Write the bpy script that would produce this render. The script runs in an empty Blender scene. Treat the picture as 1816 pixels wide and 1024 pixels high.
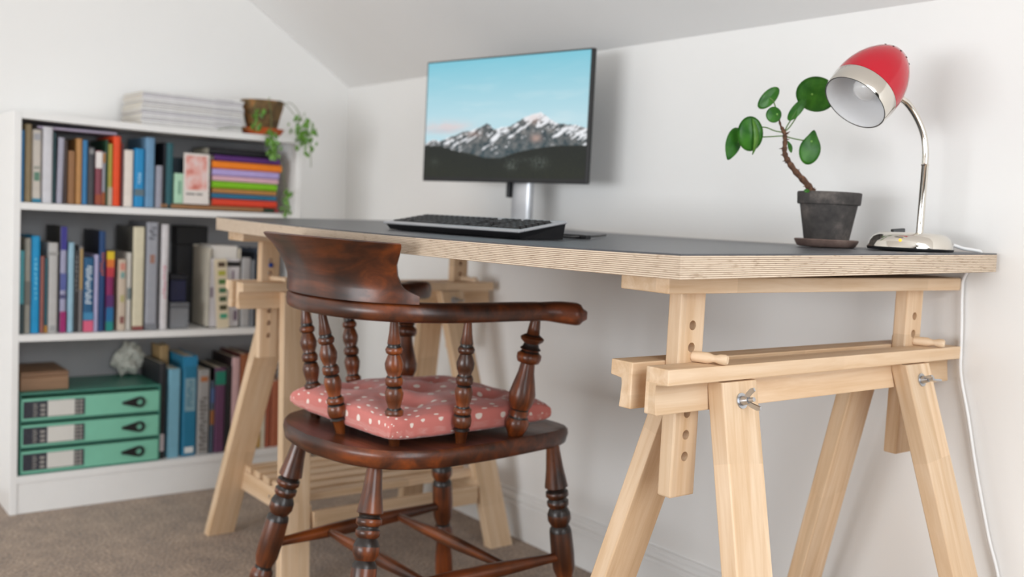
import bpy, bmesh, math, random
from mathutils import Vector, Matrix, noise
C = bpy.context.scene.collection
SC = bpy.context.scene
PI = math.pi
random.seed(7)

# ------------------------------------------------------------------ camera
CY, CP, CR, CF = 2.47979, -0.07283, 0.0497, 1747.06
fw = Vector((math.cos(CP)*math.cos(CY), math.cos(CP)*math.sin(CY), math.sin(CP)))
rt = fw.cross(Vector((0, 0, 1))).normalized(); up = rt.cross(fw)
r2 = rt*math.cos(CR) + up*math.sin(CR); u2 = up*math.cos(CR) - rt*math.sin(CR)
cam = bpy.data.cameras.new('camera'); cam.sensor_width = 36; cam.lens = 36*CF/1816
cam.clip_start = 0.02; cam.dof.use_dof = True; cam.dof.focus_distance = 1.36; cam.dof.aperture_fstop = 3.3
co = bpy.data.objects.new('camera', cam); C.objects.link(co)
M3 = Matrix((r2, u2, -fw)).transposed()
co.matrix_world = Matrix.Translation((3.07481, -1.61677, 0.85186)) @ M3.to_4x4()
SC.camera = co

# ------------------------------------------------------------------ light
w = bpy.data.worlds.new('overcast_sky'); SC.world = w; w.use_nodes = True
w.node_tree.nodes['Background'].inputs[0].default_value = (0.86, 0.93, 1.0, 1)
w.node_tree.nodes['Background'].inputs[1].default_value = 1.2
def area(name, loc, tgt, sx, sy, power, col):
    l = bpy.data.lights.new(name, 'AREA'); l.shape = 'RECTANGLE'; l.size = sx; l.size_y = sy
    l.energy = power; l.color = col
    o = bpy.data.objects.new(name, l); C.objects.link(o); o.location = loc
    o.rotation_euler = (Vector(tgt)-Vector(loc)).to_track_quat('-Z', 'Y').to_euler(); return o
area('gable_window_light', (4.88, -1.60, 1.22), (0.3, -1.3, 1.15), 1.6, 1.7, 43, (0.93, 0.968, 1.0))
area('added_fill_light', (2.1, -4.33, 0.75), (1.9, -0.3, 0.85), 2.2, 0.8, 60, (0.94, 0.972, 1.0))  # added fill, made up to brighten the under-desk wall, front faces and ceiling
area('roof_window_light', (3.95, -0.92, 1.815), (3.95-.54, -0.92-.4, 1.815-.84), 1.0, 1.1, 17, (0.98, 0.99, 1.0))
SC.view_settings.view_transform = 'Standard'; SC.view_settings.look = 'None'
SC.view_settings.gamma = 1; SC.view_settings.use_curve_mapping = False
SC.view_settings.exposure = 0.0
SC.cycles.diffuse_bounces = 8; SC.cycles.max_bounces = 14

# ------------------------------------------------------------------ materials
MATS = {}
def srgb(r, g, b):
    f = lambda c: (c/12.92 if c <= .04045 else ((c+.055)/1.055)**2.4)
    return (f(r/255), f(g/255), f(b/255))
def nm(name):
    m = bpy.data.materials.new(name); m.use_nodes = True
    nt = m.node_tree; return m, nt, nt.nodes['Principled BSDF']
def node(nt, t, **k):
    n = nt.nodes.new(t)
    for a, b in k.items(): setattr(n, a, b)
    return n
def ramp(nt, stops, interp='LINEAR'):
    n = nt.nodes.new('ShaderNodeValToRGB'); n.color_ramp.interpolation = interp
    e = n.color_ramp.elements
    while len(e) < len(stops): e.new(0.5)
    for i, (p, c) in enumerate(stops):
        e[i].position = p; e[i].color = (*c, 1)
    return n
def plain(name, col, rough=.6, metal=0., var=.08, scale=25., bump=0., coat=0., spec=.5):
    """colour with a little procedural variation and fine relief"""
    if name in MATS: return MATS[name]
    m, nt, b = nm(name); L = nt.links
    tc = node(nt, 'ShaderNodeTexCoord'); n = node(nt, 'ShaderNodeTexNoise')
    n.inputs['Scale'].default_value = scale; n.inputs['Detail'].default_value = 4
    L.new(tc.outputs['Object'], n.inputs['Vector'])
    lo = tuple(c*(1-var) for c in col); hi = tuple(min(1, c*(1+var)) for c in col)
    r = ramp(nt, [(.3, lo), (.7, hi)]); L.new(n.outputs['Fac'], r.inputs['Fac'])
    L.new(r.outputs['Color'], b.inputs['Base Color'])
    b.inputs['Roughness'].default_value = rough; b.inputs['Metallic'].default_value = metal
    b.inputs['Coat Weight'].default_value = coat; b.inputs['Specular IOR Level'].default_value = spec
    if bump:
        n2 = node(nt, 'ShaderNodeTexNoise'); n2.inputs['Scale'].default_value = scale*12; n2.inputs['Detail'].default_value = 3
        L.new(tc.outputs['Object'], n2.inputs['Vector'])
        bp = node(nt, 'ShaderNodeBump'); bp.inputs['Strength'].default_value = bump; bp.inputs['Distance'].default_value = .002
        L.new(n2.outputs['Fac'], bp.inputs['Height']); L.new(bp.outputs['Normal'], b.inputs['Normal'])
    MATS[name] = m; return m
def wood(name, a, b_, c, axis='X', rough=.45, grain=1., blotch=.0, coat=0., stave=False):
    """grain stretched along a local axis; optional finger-jointed staves"""
    if name in MATS: return MATS[name]
    m, nt, b = nm(name); L = nt.links
    tc = node(nt, 'ShaderNodeTexCoord'); oi = node(nt, 'ShaderNodeObjectInfo')
    sc = {'X': (4, 60, 60), 'Z': (60, 60, 4), 'Y': (60, 4, 60)}[axis]
    add = node(nt, 'ShaderNodeVectorMath', operation='ADD')
    L.new(tc.outputs['Object'], add.inputs[0])
    mulr = node(nt, 'ShaderNodeMath', operation='MULTIPLY'); mulr.inputs[1].default_value = 7.3
    L.new(oi.outputs['Random'], mulr.inputs[0]); L.new(mulr.outputs[0], add.inputs[1])
    mp = node(nt, 'ShaderNodeMapping'); mp.inputs['Scale'].default_value = tuple(s*grain for s in sc)
    L.new(add.outputs[0], mp.inputs['Vector'])
    n = node(nt, 'ShaderNodeTexNoise'); n.inputs['Scale'].default_value = 1; n.inputs['Detail'].default_value = 5; n.inputs['Roughness'].default_value = .6; n.inputs['Distortion'].default_value = .4
    L.new(mp.outputs[0], n.inputs['Vector'])
    r = ramp(nt, [(.28, c), (.5, a), (.72, b_)]); L.new(n.outputs['Fac'], r.inputs['Fac'])
    col = r.outputs['Color']
    if blotch:
        n3 = node(nt, 'ShaderNodeTexNoise'); n3.inputs['Scale'].default_value = 9; n3.inputs['Detail'].default_value = 5
        L.new(add.outputs[0], n3.inputs['Vector'])
        r3 = ramp(nt, [(.36, (1-blotch, 1-blotch*.95, 1-blotch*.85)), (.5, (.9, .9, .9)), (.66, (1+blotch*.75, 1+blotch*.5, 1+blotch*.1))]); L.new(n3.outputs['Fac'], r3.inputs['Fac'])
        mx = node(nt, 'ShaderNodeMix', data_type='RGBA', blend_type='MULTIPLY'); mx.inputs[0].default_value = 1
        L.new(col, mx.inputs[6]); L.new(r3.outputs['Color'], mx.inputs[7]); col = mx.outputs[2]
    if stave:
        mp2 = node(nt, 'ShaderNodeMapping'); mp2.inputs['Scale'].default_value = (4.2, 18, 18)
        L.new(add.outputs[0], mp2.inputs['Vector'])
        fl = node(nt, 'ShaderNodeVectorMath', operation='FLOOR'); L.new(mp2.outputs[0], fl.inputs[0])
        wn = node(nt, 'ShaderNodeTexWhiteNoise'); L.new(fl.outputs[0], wn.inputs['Vector'])
        r4 = ramp(nt, [(0, (.88, .86, .83)), (1, (1.05, 1.04, 1.03))]); L.new(wn.outputs['Value'], r4.inputs['Fac'])
        mx = node(nt, 'ShaderNodeMix', data_type='RGBA', blend_type='MULTIPLY'); mx.inputs[0].default_value = 1
        L.new(col, mx.inputs[6]); L.new(r4.outputs['Color'], mx.inputs[7]); col = mx.outputs[2]
    L.new(col, b.inputs['Base Color'])
    rr = ramp(nt, [(.3, (rough*1.15,)*3), (.7, (rough*.85,)*3)]); L.new(n.outputs['Fac'], rr.inputs['Fac'])
    L.new(rr.outputs['Color'], b.inputs['Roughness'])
    b.inputs['Coat Weight'].default_value = coat; b.inputs['Coat Roughness'].default_value = .18
    bp = node(nt, 'ShaderNodeBump'); bp.inputs['Strength'].default_value = .12; bp.inputs['Distance'].default_value = .001
    L.new(n.outputs['Fac'], bp.inputs['Height']); L.new(bp.outputs['Normal'], b.inputs['Normal'])
    MATS[name] = m; return m

beech = wood('beech', srgb(217, 188, 155), srgb(228, 204, 176), srgb(204, 170, 132), 'X', .5, stave=True)
beech_z = wood('beech_turned', srgb(217, 188, 155), srgb(228, 204, 176), srgb(204, 170, 132), 'Z', .5)
dark_z = wood('aged_mahogany_turned', srgb(96, 48, 22), srgb(138, 74, 32), srgb(48, 26, 16), 'Z', .33, blotch=.62, coat=.2)
dark_x = wood('aged_mahogany', srgb(84, 43, 24), srgb(122, 62, 28), srgb(46, 26, 18), 'X', .36, grain=.6, blotch=.62, coat=.12)
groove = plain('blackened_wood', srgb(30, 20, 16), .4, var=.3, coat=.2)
white_paint = plain('white_wall_paint', (.84, .835, .82), .85, var=.012, scale=3, bump=.02)
ceil_paint = plain('white_ceiling_paint', (.85, .845, .835), .9, var=.015, scale=3, bump=.02)
trim_paint = plain('white_gloss_paint', (.80, .80, .79), .35, var=.01)
melamine = plain('white_melamine', (.80, .795, .78), .35, var=.01)
lino = plain('charcoal_linoleum', srgb(74, 76, 81), .34, var=.08, scale=60, bump=.03)
black_pl = plain('black_plastic', srgb(22, 22, 24), .42, var=.1)
key_pl = plain('black_keycap', srgb(30, 30, 32), .5, var=.1)
silver_pl = plain('silver_plastic', srgb(176, 178, 182), .35, metal=.5, var=.04)
steel = plain('zinc_plated_steel', srgb(190, 192, 196), .3, metal=1., var=.08, scale=60)
alu = plain('satin_aluminium', srgb(206, 208, 212), .32, metal=.8, var=.03)
chrome = plain('polished_chrome', srgb(226, 221, 212), .08, metal=1., var=.01)
red_enamel = plain('red_enamel', srgb(184, 4, 34), .10, var=.02, coat=.2, spec=.5)
shade_in = plain('white_enamel_inside', (.82, .82, .83), .45, var=.01)
bulb_m = plain('frosted_bulb', (.88, .88, .88), .25, var=.01, coat=.4)
page_m = plain('book_pages', srgb(214, 205, 186), .8, var=.05, scale=80)

def carpet_mat():
    m, nt, b = nm('beige_carpet'); L = nt.links
    tc = node(nt, 'ShaderNodeTexCoord')
    n = node(nt, 'ShaderNodeTexNoise'); n.inputs['Scale'].default_value = 130; n.inputs['Detail'].default_value = 3
    n2 = node(nt, 'ShaderNodeTexNoise'); n2.inputs['Scale'].default_value = 14; n2.inputs['Detail'].default_value = 4
    L.new(tc.outputs['Object'], n.inputs['Vector']); L.new(tc.outputs['Object'], n2.inputs['Vector'])
    mx = node(nt, 'ShaderNodeMix', data_type='FLOAT'); mx.inputs[0].default_value = .3
    L.new(n.outputs['Fac'], mx.inputs[2]); L.new(n2.outputs['Fac'], mx.inputs[3])
    r = ramp(nt, [(.32, srgb(84, 65, 49)), (.5, srgb(136, 112, 89)), (.68, srgb(180, 153, 126))]); L.new(mx.outputs[0], r.inputs['Fac'])
    L.new(r.outputs['Color'], b.inputs['Base Color']); b.inputs['Roughness'].default_value = 1
    b.inputs['Sheen Weight'].default_value = .3
    bp = node(nt, 'ShaderNodeBump'); bp.inputs['Strength'].default_value = .8; bp.inputs['Distance'].default_value = .006
    L.new(n.outputs['Fac'], bp.inputs['Height']); L.new(bp.outputs['Normal'], b.inputs['Normal'])
    return m
carpet = carpet_mat()

def ply_mat():
    m, nt, b = nm('birch_ply_edge'); L = nt.links
    tc = node(nt, 'ShaderNodeTexCoord'); sp = node(nt, 'ShaderNodeSeparateXYZ'); L.new(tc.outputs['UV'], sp.inputs[0])
    n = node(nt, 'ShaderNodeTexNoise'); n.inputs['Scale'].default_value = 1; n.inputs['Detail'].default_value = 3
    mp = node(nt, 'ShaderNodeMapping'); mp.inputs['Scale'].default_value = (55, 55, 420); L.new(tc.outputs['Object'], mp.inputs['Vector'])
    L.new(mp.outputs[0], n.inputs['Vector'])
    mu = node(nt, 'ShaderNodeMath', operation='MULTIPLY'); mu.inputs[1].default_value = 11.0; L.new(sp.outputs['Y'], mu.inputs[0])
    fr = node(nt, 'ShaderNodeMath', operation='FRACT'); L.new(mu.outputs[0], fr.inputs[0])
    r = ramp(nt, [(0, srgb(128, 104, 84)), (.2, srgb(150, 124, 100)), (.36, srgb(214, 196, 173)), (.8, srgb(222, 206, 186)), (1, srgb(128, 104, 84))])
    L.new(fr.outputs[0], r.inputs['Fac'])
    r2_ = ramp(nt, [(.32, (.66, .6, .54)), (.44, (1, 1, 1))]); L.new(n.outputs['Fac'], r2_.inputs['Fac'])
    mx = node(nt, 'ShaderNodeMix', data_type='RGBA', blend_type='MULTIPLY'); mx.inputs[0].default_value = .9
    L.new(r.outputs['Color'], mx.inputs[6]); L.new(r2_.outputs['Color'], mx.inputs[7])
    L.new(mx.outputs[2], b.inputs['Base Color']); b.inputs['Roughness'].default_value = .55
    return m
ply = ply_mat()

def dots_mat():
    m, nt, b = nm('pink_polka_dot_cotton'); L = nt.links
    tc = node(nt, 'ShaderNodeTexCoord')
    v = node(nt, 'ShaderNodeTexVoronoi', voronoi_dimensions='2D'); v.inputs['Scale'].default_value = 27; v.inputs['Randomness'].default_value = .62
    L.new(tc.outputs['UV'], v.inputs['Vector'])
    r = ramp(nt, [(.0, srgb(240, 226, 216)), (.125, srgb(240, 226, 216)), (.155, srgb(206, 120, 112))]); L.new(v.outputs['Distance'], r.inputs['Fac'])
    L.new(r.outputs['Color'], b.inputs['Base Color']); b.inputs['Roughness'].default_value = .85
    b.inputs['Sheen Weight'].default_value = .25
    n = node(nt, 'ShaderNodeTexNoise'); n.inputs['Scale'].default_value = 22; n.inputs['Detail'].default_value = 3
    L.new(tc.outputs['Object'], n.inputs['Vector'])
    bp = node(nt, 'ShaderNodeBump'); bp.inputs['Strength'].default_value = .35; bp.inputs['Distance'].default_value = .008
    L.new(n.outputs['Fac'], bp.inputs['Height']); L.new(bp.outputs['Normal'], b.inputs['Normal'])
    return m
dots = dots_mat()

def leaf_mat(name, a, b_):
    m, nt, b = nm(name); L = nt.links
    tc = node(nt, 'ShaderNodeTexCoord'); n = node(nt, 'ShaderNodeTexNoise'); n.inputs['Scale'].default_value = 45; n.inputs['Detail'].default_value = 4
    L.new(tc.outputs['Object'], n.inputs['Vector'])
    r = ramp(nt, [(.3, a), (.7, b_)]); L.new(n.outputs['Fac'], r.inputs['Fac']); L.new(r.outputs['Color'], b.inputs['Base Color'])
    b.inputs['Roughness'].default_value = .32; b.inputs['Subsurface Weight'].default_value = .0
    return m
leaf_m = leaf_mat('glossy_green_leaf', srgb(44, 110, 38), srgb(86, 154, 54))
leaf_light = leaf_mat('pale_green_leaf', srgb(88, 148, 52), srgb(128, 180, 78))
ivy_m = leaf_mat('trailing_leaf', srgb(44, 98, 26), srgb(104, 150, 52))

# ------------------------------------------------------------------ mesh helpers
def new_obj(name, bm, mat, parent=None, smooth=False, loc=None):
    me = bpy.data.meshes.new(name); bmesh.ops.recalc_face_normals(bm, faces=bm.faces[:]); bm.to_mesh(me); bm.free()
    for x in (mat if isinstance(mat, (list, tuple)) else [mat]): me.materials.append(x)
    if smooth:
        for p in me.polygons: p.use_smooth = True
    o = bpy.data.objects.new(name, me); C.objects.link(o)
    if parent: o.parent = parent
    if loc is not None: o.location = loc
    return o
def smooth_by_angle(o, ang=40):
    for p in o.data.polygons: p.use_smooth = True
    o.data.set_sharp_from_angle(angle=math.radians(ang)); return o
def box_bm(x0, x1, y0, y1, z0, z1, bev=0., seg=2, bm=None):
    own = bm is None; bm = bm or bmesh.new()
    vs = [bm.verts.new((x, y, z)) for x in (x0, x1) for y in (y0, y1) for z in (z0, z1)]
    fs = [bm.faces.new([vs[i] for i in f]) for f in ((0,1,3,2),(4,6,7,5),(0,4,5,1),(2,3,7,6),(0,2,6,4),(1,5,7,3))]
    if bev:
        es = list({e for f in fs for e in f.edges})
        bmesh.ops.bevel(bm, geom=es, offset=bev, segments=seg, profile=.5, affect='EDGES')
    return bm
def prism_bm(poly, z0, z1, bm=None):
    bm = bm or bmesh.new()
    a = [bm.verts.new((x, y, z0)) for x, y in poly]; b = [bm.verts.new((x, y, z1)) for x, y in poly]
    n = len(poly); bm.faces.new(a[::-1]); bm.faces.new(b)
    for i in range(n): bm.faces.new((a[i], a[(i+1) % n], b[(i+1) % n], b[i]))
    return bm
def lathe_bm(prof, seg=24, bm=None, cap=True, mats=None):
    """prof: list of (z, r) or (z, r, material_index)"""
    bm = bm or bmesh.new(); rings = []
    for q in prof:
        rings.append([bm.verts.new((q[1]*math.cos(2*PI*k/seg), q[1]*math.sin(2*PI*k/seg), q[0])) for k in range(seg)])
    for i in range(len(rings)-1):
        mi = prof[i][2] if len(prof[i]) > 2 else 0
        for k in range(seg):
            f = bm.faces.new((rings[i][k], rings[i][(k+1) % seg], rings[i+1][(k+1) % seg], rings[i+1][k])); f.material_index = mi
    if cap:
        bm.faces.new(rings[0][::-1]); bm.faces.new(rings[-1])
    return bm
def spline(pts, n=8):
    """catmull-rom"""
    P = [Vector(p) for p in pts]; out = []
    for i in range(len(P)-1):
        p0 = P[max(i-1, 0)]; p1 = P[i]; p2 = P[i+1]; p3 = P[min(i+2, len(P)-1)]
        for k in range(n):
            t = k/n
            out.append(.5*((2*p1)+(p2-p0)*t+(2*p0-5*p1+4*p2-p3)*t*t+(3*p1-p0-3*p2+p3)*t**3))
    out.append(P[-1]); return out
def tube_bm(pts, rad, seg=10, bm=None):
    bm = bm or bmesh.new(); n = len(pts); rings = []; P = [Vector(p) for p in pts]
    ref = Vector((0.13, 0.21, 1)); prev = None
    for i in range(n):
        t = (P[min(i+1, n-1)]-P[max(i-1, 0)]).normalized()
        if prev is None:
            a = t.cross(ref)
            if a.length < .05: a = t.cross(Vector((1, 0, 0)))
        else: a = prev - t*prev.dot(t)
        a.normalize(); prev = a; b = t.cross(a)
        r = rad[i] if isinstance(rad, (list, tuple)) else rad
        rings.append([bm.verts.new(P[i]+(a*math.cos(2*PI*k/seg)+b*math.sin(2*PI*k/seg))*r) for k in range(seg)])
    for i in range(n-1):
        for k in range(seg): bm.faces.new((rings[i][k], rings[i][(k+1) % seg], rings[i+1][(k+1) % seg], rings[i+1][k]))
    bm.faces.new(rings[0][::-1]); bm.faces.new(rings[-1]); return bm
def axis_matrix(p0, p1, side):
    """local X along p0->p1, local Y near 'side'"""
    p0, p1 = Vector(p0), Vector(p1); x = (p1-p0).normalized(); s = Vector(side)
    y = (s-x*s.dot(x)).normalized(); z = x.cross(y)
    m = Matrix((x, y, z)).transposed().to_4x4(); m.translation = p0; return m
def thing(name, label, cat, loc=(0, 0, 0), rotz=0, group=None):
    o = bpy.data.objects.new(name, None); C.objects.link(o); o.empty_display_size = .05
    o.location = loc; o.rotation_euler = (0, 0, rotz); o['label'] = label; o['category'] = cat
    if group: o['group'] = group
    return o
def tag(o, label, cat, group=None):
    o['label'] = label; o['category'] = cat
    if group: o['group'] = group
    return o
def struct(name, bm, mat, parent=None, smooth=False):
    o = new_obj(name, bm, mat, parent, smooth)
    if parent is None: o['kind'] = 'structure'
    return o
def copy_tree(o, parent=None):
    c = o.copy(); C.objects.link(c)
    if parent: c.parent = parent
    for ch in list(o.children): copy_tree(ch, c)
    return c

# ------------------------------------------------------------------ the room (an attic: low wall, sloping ceiling)
WX, WY, KH = 0.024, 0.012, 1.262          # end wall x, desk wall y, height of the low wall
X1, YO = 4.95, -4.4
SL = 0.646; RY, RZ = -2.2, 1.262+0.646*2.2
struct('floor', box_bm(WX-.1, X1+.1, YO-.1, WY+.1, -.06, 0), carpet)
struct('wall_right', box_bm(WX-.1, X1+.1, WY, WY+.1, 0, KH), white_paint)
bm = bmesh.new()
for (xa, xb, za, zb) in ((WX-.1, .95, 0, KH), (3.25, X1+.1, 0, KH), (.95, 3.25, 0, .33), (.95, 3.25, 1.17, KH)): box_bm(xa, xb, YO-.1, YO, za, zb, bm=bm)
struct('wall_opposite', bm, white_paint)
bm = bmesh.new()
for (xa, xb, za, zb) in ((.93, .99, .31, 1.19), (3.21, 3.27, .31, 1.19), (.99, 3.21, .31, .36), (.99, 3.21, 1.14, 1.19), (2.08, 2.12, .36, 1.14)): box_bm(xa, xb, YO-.06, YO+.02, za, zb, bm=bm)
struct('added_fill_window', bm, trim_paint)  # unseen frame and opening, made up to go with the added fill light
gable = [(WY, 0), (WY, KH), (RY, RZ), (YO, KH), (YO, 0)]
def gable_bm(x0, x1):
    bm = bmesh.new()
    a = [bm.verts.new((x0, y, z)) for y, z in gable]; b = [bm.verts.new((x1, y, z)) for y, z in gable]
    bm.faces.new(a); bm.faces.new(b[::-1])
    for i in range(5): bm.faces.new((a[i], a[(i+1) % 5], b[(i+1) % 5], b[i]))
    return bm
struct('wall_left', gable_bm(WX-.1, WX), white_paint)
# gable end behind the camera with a window opening y -1.95..-.55, z .7..2.0
bm = bmesh.new()
wy0, wy1, wz0, wz1 = -2.45, -.75, .32, 2.12
def quad(bm, pts): bm.faces.new([bm.verts.new(p) for p in pts])
for poly in ([(YO, 0), (WY, 0), (WY, wz0), (YO, wz0)], [(YO, wz0), (wy0, wz0), (wy0, wz1), (YO+ (wz1-KH)/SL, wz1), (YO, KH)],
             [(wy1, wz0), (WY, wz0), (WY, KH), (wy1, KH+(WY-wy1)*SL)], [(YO+(wz1-KH)/SL, wz1), (WY-(wz1-KH)/SL, wz1), (RY, RZ)]):
    bm.faces.new([bm.verts.new((X1, y, z)) for y, z in poly])
bmesh.ops.solidify(bm, geom=bm.faces[:], thickness=-.1)
struct('wall_gable', bm, white_paint)
f = bmesh.new()
for a in ((wy0-.03, wy0+.04, wz0-.03, wz1), (wy1-.04, wy1+.03, wz0-.03, wz1), (wy0, wy1, wz0-.04, wz0+.03), (wy0, wy1, wz1-.04, wz1+.03), (-1.62, -1.58, wz0, wz1)):
    box_bm(X1-.02, X1+.05, a[0], a[1], a[2], a[3], bm=f)
struct('window_1', f, trim_paint)
# the sloping ceiling over the desk, and the far slope with a roof window
def slope_panel(bm, xa, xb, ya, yb, far=False):
    zf = (lambda y: KH+(y-YO)*SL) if far else (lambda y: KH+(WY-y)*SL)
    th_ = Vector((0, -SL if far else SL, 1)).normalized()*.1
    v = [Vector((xa, ya, zf(ya))), Vector((xb, ya, zf(ya))), Vector((xb, yb, zf(yb))), Vector((xa, yb, zf(yb)))]
    a = [bm.verts.new(p) for p in v]; b = [bm.verts.new(p+th_) for p in v]
    bm.faces.new(a); bm.faces.new(b[::-1])
    for i in range(4): bm.faces.new((a[i], a[(i+1) % 4], b[(i+1) % 4], b[i]))
bm = bmesh.new(); XA, XB = WX-.1, X1+.1
for q_ in ((XA, 3.4, WY+.02, RY), (4.5, XB, WY+.02, RY), (3.4, 4.5, WY+.02, -.42), (3.4, 4.5, -1.42, RY)): slope_panel(bm, *q_)
struct('ceiling', bm, ceil_paint)
bm = bmesh.new(); slope_panel(bm, XA, XB, YO-.02, RY, True)
struct('ceiling_opposite', bm, ceil_paint)
bm = bmesh.new()
for q_ in ((3.37, 3.43, -.39, -1.45), (4.47, 4.53, -.39, -1.45), (3.43, 4.47, -.39, -.45), (3.43, 4.47, -1.39, -1.45)):
    slope_panel(bm, *q_)
for v in bm.verts: v.co.z += .012
struct('window_3', bm, trim_paint)
# baseboard with a stepped, moulded top
def skirting(name, along_x):
    prof = [(0, 0), (.016, 0), (.016, .088), (.012, .092), (.012, .098), (.015, .101), (.013, .108), (.007, .114), (.006, .122), (0, .122)]
    bm = bmesh.new(); A = []; B = []
    for d, z in prof:
        if along_x: A.append(bm.verts.new((WX, WY-d, z))); B.append(bm.verts.new((X1, WY-d, z)))
        else: A.append(bm.verts.new((WX+d, WY-.0165, z))); B.append(bm.verts.new((WX+d, YO, z)))
    n = len(prof); bm.faces.new(A); bm.faces.new(B[::-1])
    for i in range(n): bm.faces.new((A[i], A[(i+1) % n], B[(i+1) % n], B[i]))
    return struct(name, bm, trim_paint)
skirting('baseboard_right', True)

# ------------------------------------------------------------------ bookcase
BX0, BXF, BY0, BY1 = .045, .276, -1.076, -.276
bc = thing('bookcase', 'white three-tier bookcase full of books against the end wall', 'bookcase', ((BX0+BXF)/2, (BY0+BY1)/2, 0))
def bpart(name, x0, x1, y0, y1, z0, z1, bev=.001, mat=melamine):
    cx, cy = bc.location.x, bc.location.y
    return new_obj(name, box_bm(x0-cx, x1-cx, y0-cy, y1-cy, z0, z1, bev, 1), mat, bc)
S2, S3, S4 = .826, .4796, .1022
bpart('side_panel', BX0, BXF, BY0, BY0+.018, 0, 1.06); bpart('side_panel', BX0, BXF, BY1-.018, BY1, 0, 1.06)
bpart('back_panel', BX0-.004, BX0, BY0, BY1, .03, 1.06, mat=plain('shade_greyed_hardboard', (.34, .34, .35), .6, var=.02))  # white back panel greyed: the shade inside the shelves is put into its colour
def sag_board(name, zt, sag, xf=BXF):
    cx, cy = bc.location.x, bc.location.y; bm = bmesh.new(); N = 12; rows = []
    for i in range(N+1):
        y = BY0+.018+(BY1-BY0-.036)*i/N; dz = -sag*(1-(2*i/N-1)**2)
        rows.append([bm.verts.new((x-cx, y-cy, z+dz)) for x, z in ((BX0, zt-.018), (xf, zt-.018), (xf, zt), (BX0, zt))])
    for i in range(N):
        for k in range(4): bm.faces.new((rows[i][k], rows[i][(k+1) % 4], rows[i+1][(k+1) % 4], rows[i+1][k]))
    bm.faces.new(rows[0]); bm.faces.new(rows[-1][::-1])
    return new_obj(name, bm, melamine, bc)
sag_board('top_board', 1.06, .004); sag_board('shelf', S2, .001); sag_board('shelf', S3, .0005); sag_board('shelf', S4, .0)
bpart('plinth', BXF-.012, BXF-.003, BY0+.018, BY1-.018, 0, S4-.0185)

# ------------------------------------------------------------------ books
NB = [0]
def book(kind, label, w, h, d, col, bands=(), pages=True, group=None, cover=None, rough=.5, cat='book'):
    """local X = thickness (centred), Y = depth backwards, Z = height; spine at y = 0"""
    NB[0] += 1
    t = thing(kind, label, cat, group=group)
    c = .0022 if w > .012 else .0012; r = min(w*.28, .006)
    mt = plain('cover_%d_%d_%d' % col, srgb(*col), rough, var=.06, scale=40)
    cm = mt if cover is None else [mt, plain('cover_%d_%d_%d' % cover, srgb(*cover), rough, var=.06, scale=40)]
    hw = w/2
    poly = [(-hw, d), (-hw, r), (-hw+r*.35, r*.3), (-hw+r, 0), (hw-r, 0), (hw-r*.35, r*.3), (hw, r), (hw, d), (hw-c, d), (hw-c, .004), (-hw+c, .004), (-hw+c, d)]
    bm = prism_bm(poly, 0, h)
    if cover is not None:
        for fc in bm.faces:
            ce = fc.calc_center_median()
            if ce.y > r*.9: fc.material_index = 1
    new_obj('cover', bm, cm, t)
    if pages: new_obj('pages', box_bm(-hw+c, hw-c, .0045, d-.004, .003, h-.003), page_m, t)
    for b in bands:
        z0, z1, bc_ = b[:3]; ww = b[3] if len(b) > 3 else .92
        nmn = b[4] if len(b) > 4 else 'spine_band'
        new_obj(nmn, box_bm(-hw*ww, hw*ww, -.0004, .001+ (r*.8 if ww > .8 else 0), z0*h, z1*h), plain('band_%d_%d_%d' % bc_, srgb(*bc_), rough, var=.06), t)
    return t
def letters(t, w, h, z0, z1, col, n=11, seed=1, ww=.5):
    """unreadable vertical lettering, each stroke a raised bar"""
    rnd = random.Random(seed); bm = bmesh.new(); step = (z1-z0)*h/n
    for i in range(n):
        z = z0*h+i*step; a = rnd.choice((.45, .45, .5, .8)); s = rnd.choice((-1, 1))
        xa, xb = -w*ww*.5, w*ww*.5
        if a < .8: (xa, xb) = (-w*ww*.5, w*ww*.2) if s < 0 else (-w*ww*.2, w*ww*.5)
        box_bm(xa, xb, -.0006, .0003, z, z+step*.42, bm=bm)
        if rnd.random() < .6: box_bm(xa, xa+w*.09, -.0006, .0003, z+step*.42, z+step*.8, bm=bm)
    o = new_obj('lettering', bm, plain('ink_%d_%d_%d' % col, srgb(*col), .6), t); return o
def stand(t, y0, y1, z, xs=.255, lean=0.):
    t.matrix_world = Matrix.Translation((xs, (y0+y1)/2, z+.0006)) @ Matrix.Rotation(lean, 4, 'X') @ Matrix.Rotation(PI/2, 4, 'Z')
    return t
def lie(t, ymax, zmid, xs=.255, rz=0.):
    m = Matrix(((0, -1, 0), (0, 0, -1), (1, 0, 0))).to_4x4()
    t.matrix_world = Matrix.Translation((xs, ymax, zmid)) @ Matrix.Rotation(rz, 4, 'Z') @ m
    return t
def row(items, z, xs=.256, g=None):
    for it in items:
        lab, y0, y1, zt, col = it[:5]; k = it[5] if len(it) > 5 else {}
        d = k.get('d', .165); w = y1-y0-.0006
        t = book('book', lab, w, zt-z-.001, d, col, k.get('bands', ()), True, g, k.get('cover'))
        if 'txt' in k: letters(t, w, zt-z, *k['txt'])
        stand(t, y0, y1, z, k.get('x', xs), k.get('lean', 0.))
G1, G2, G3 = 'books on the top shelf', 'books on the middle shelf', 'books on the bottom shelf'
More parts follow.
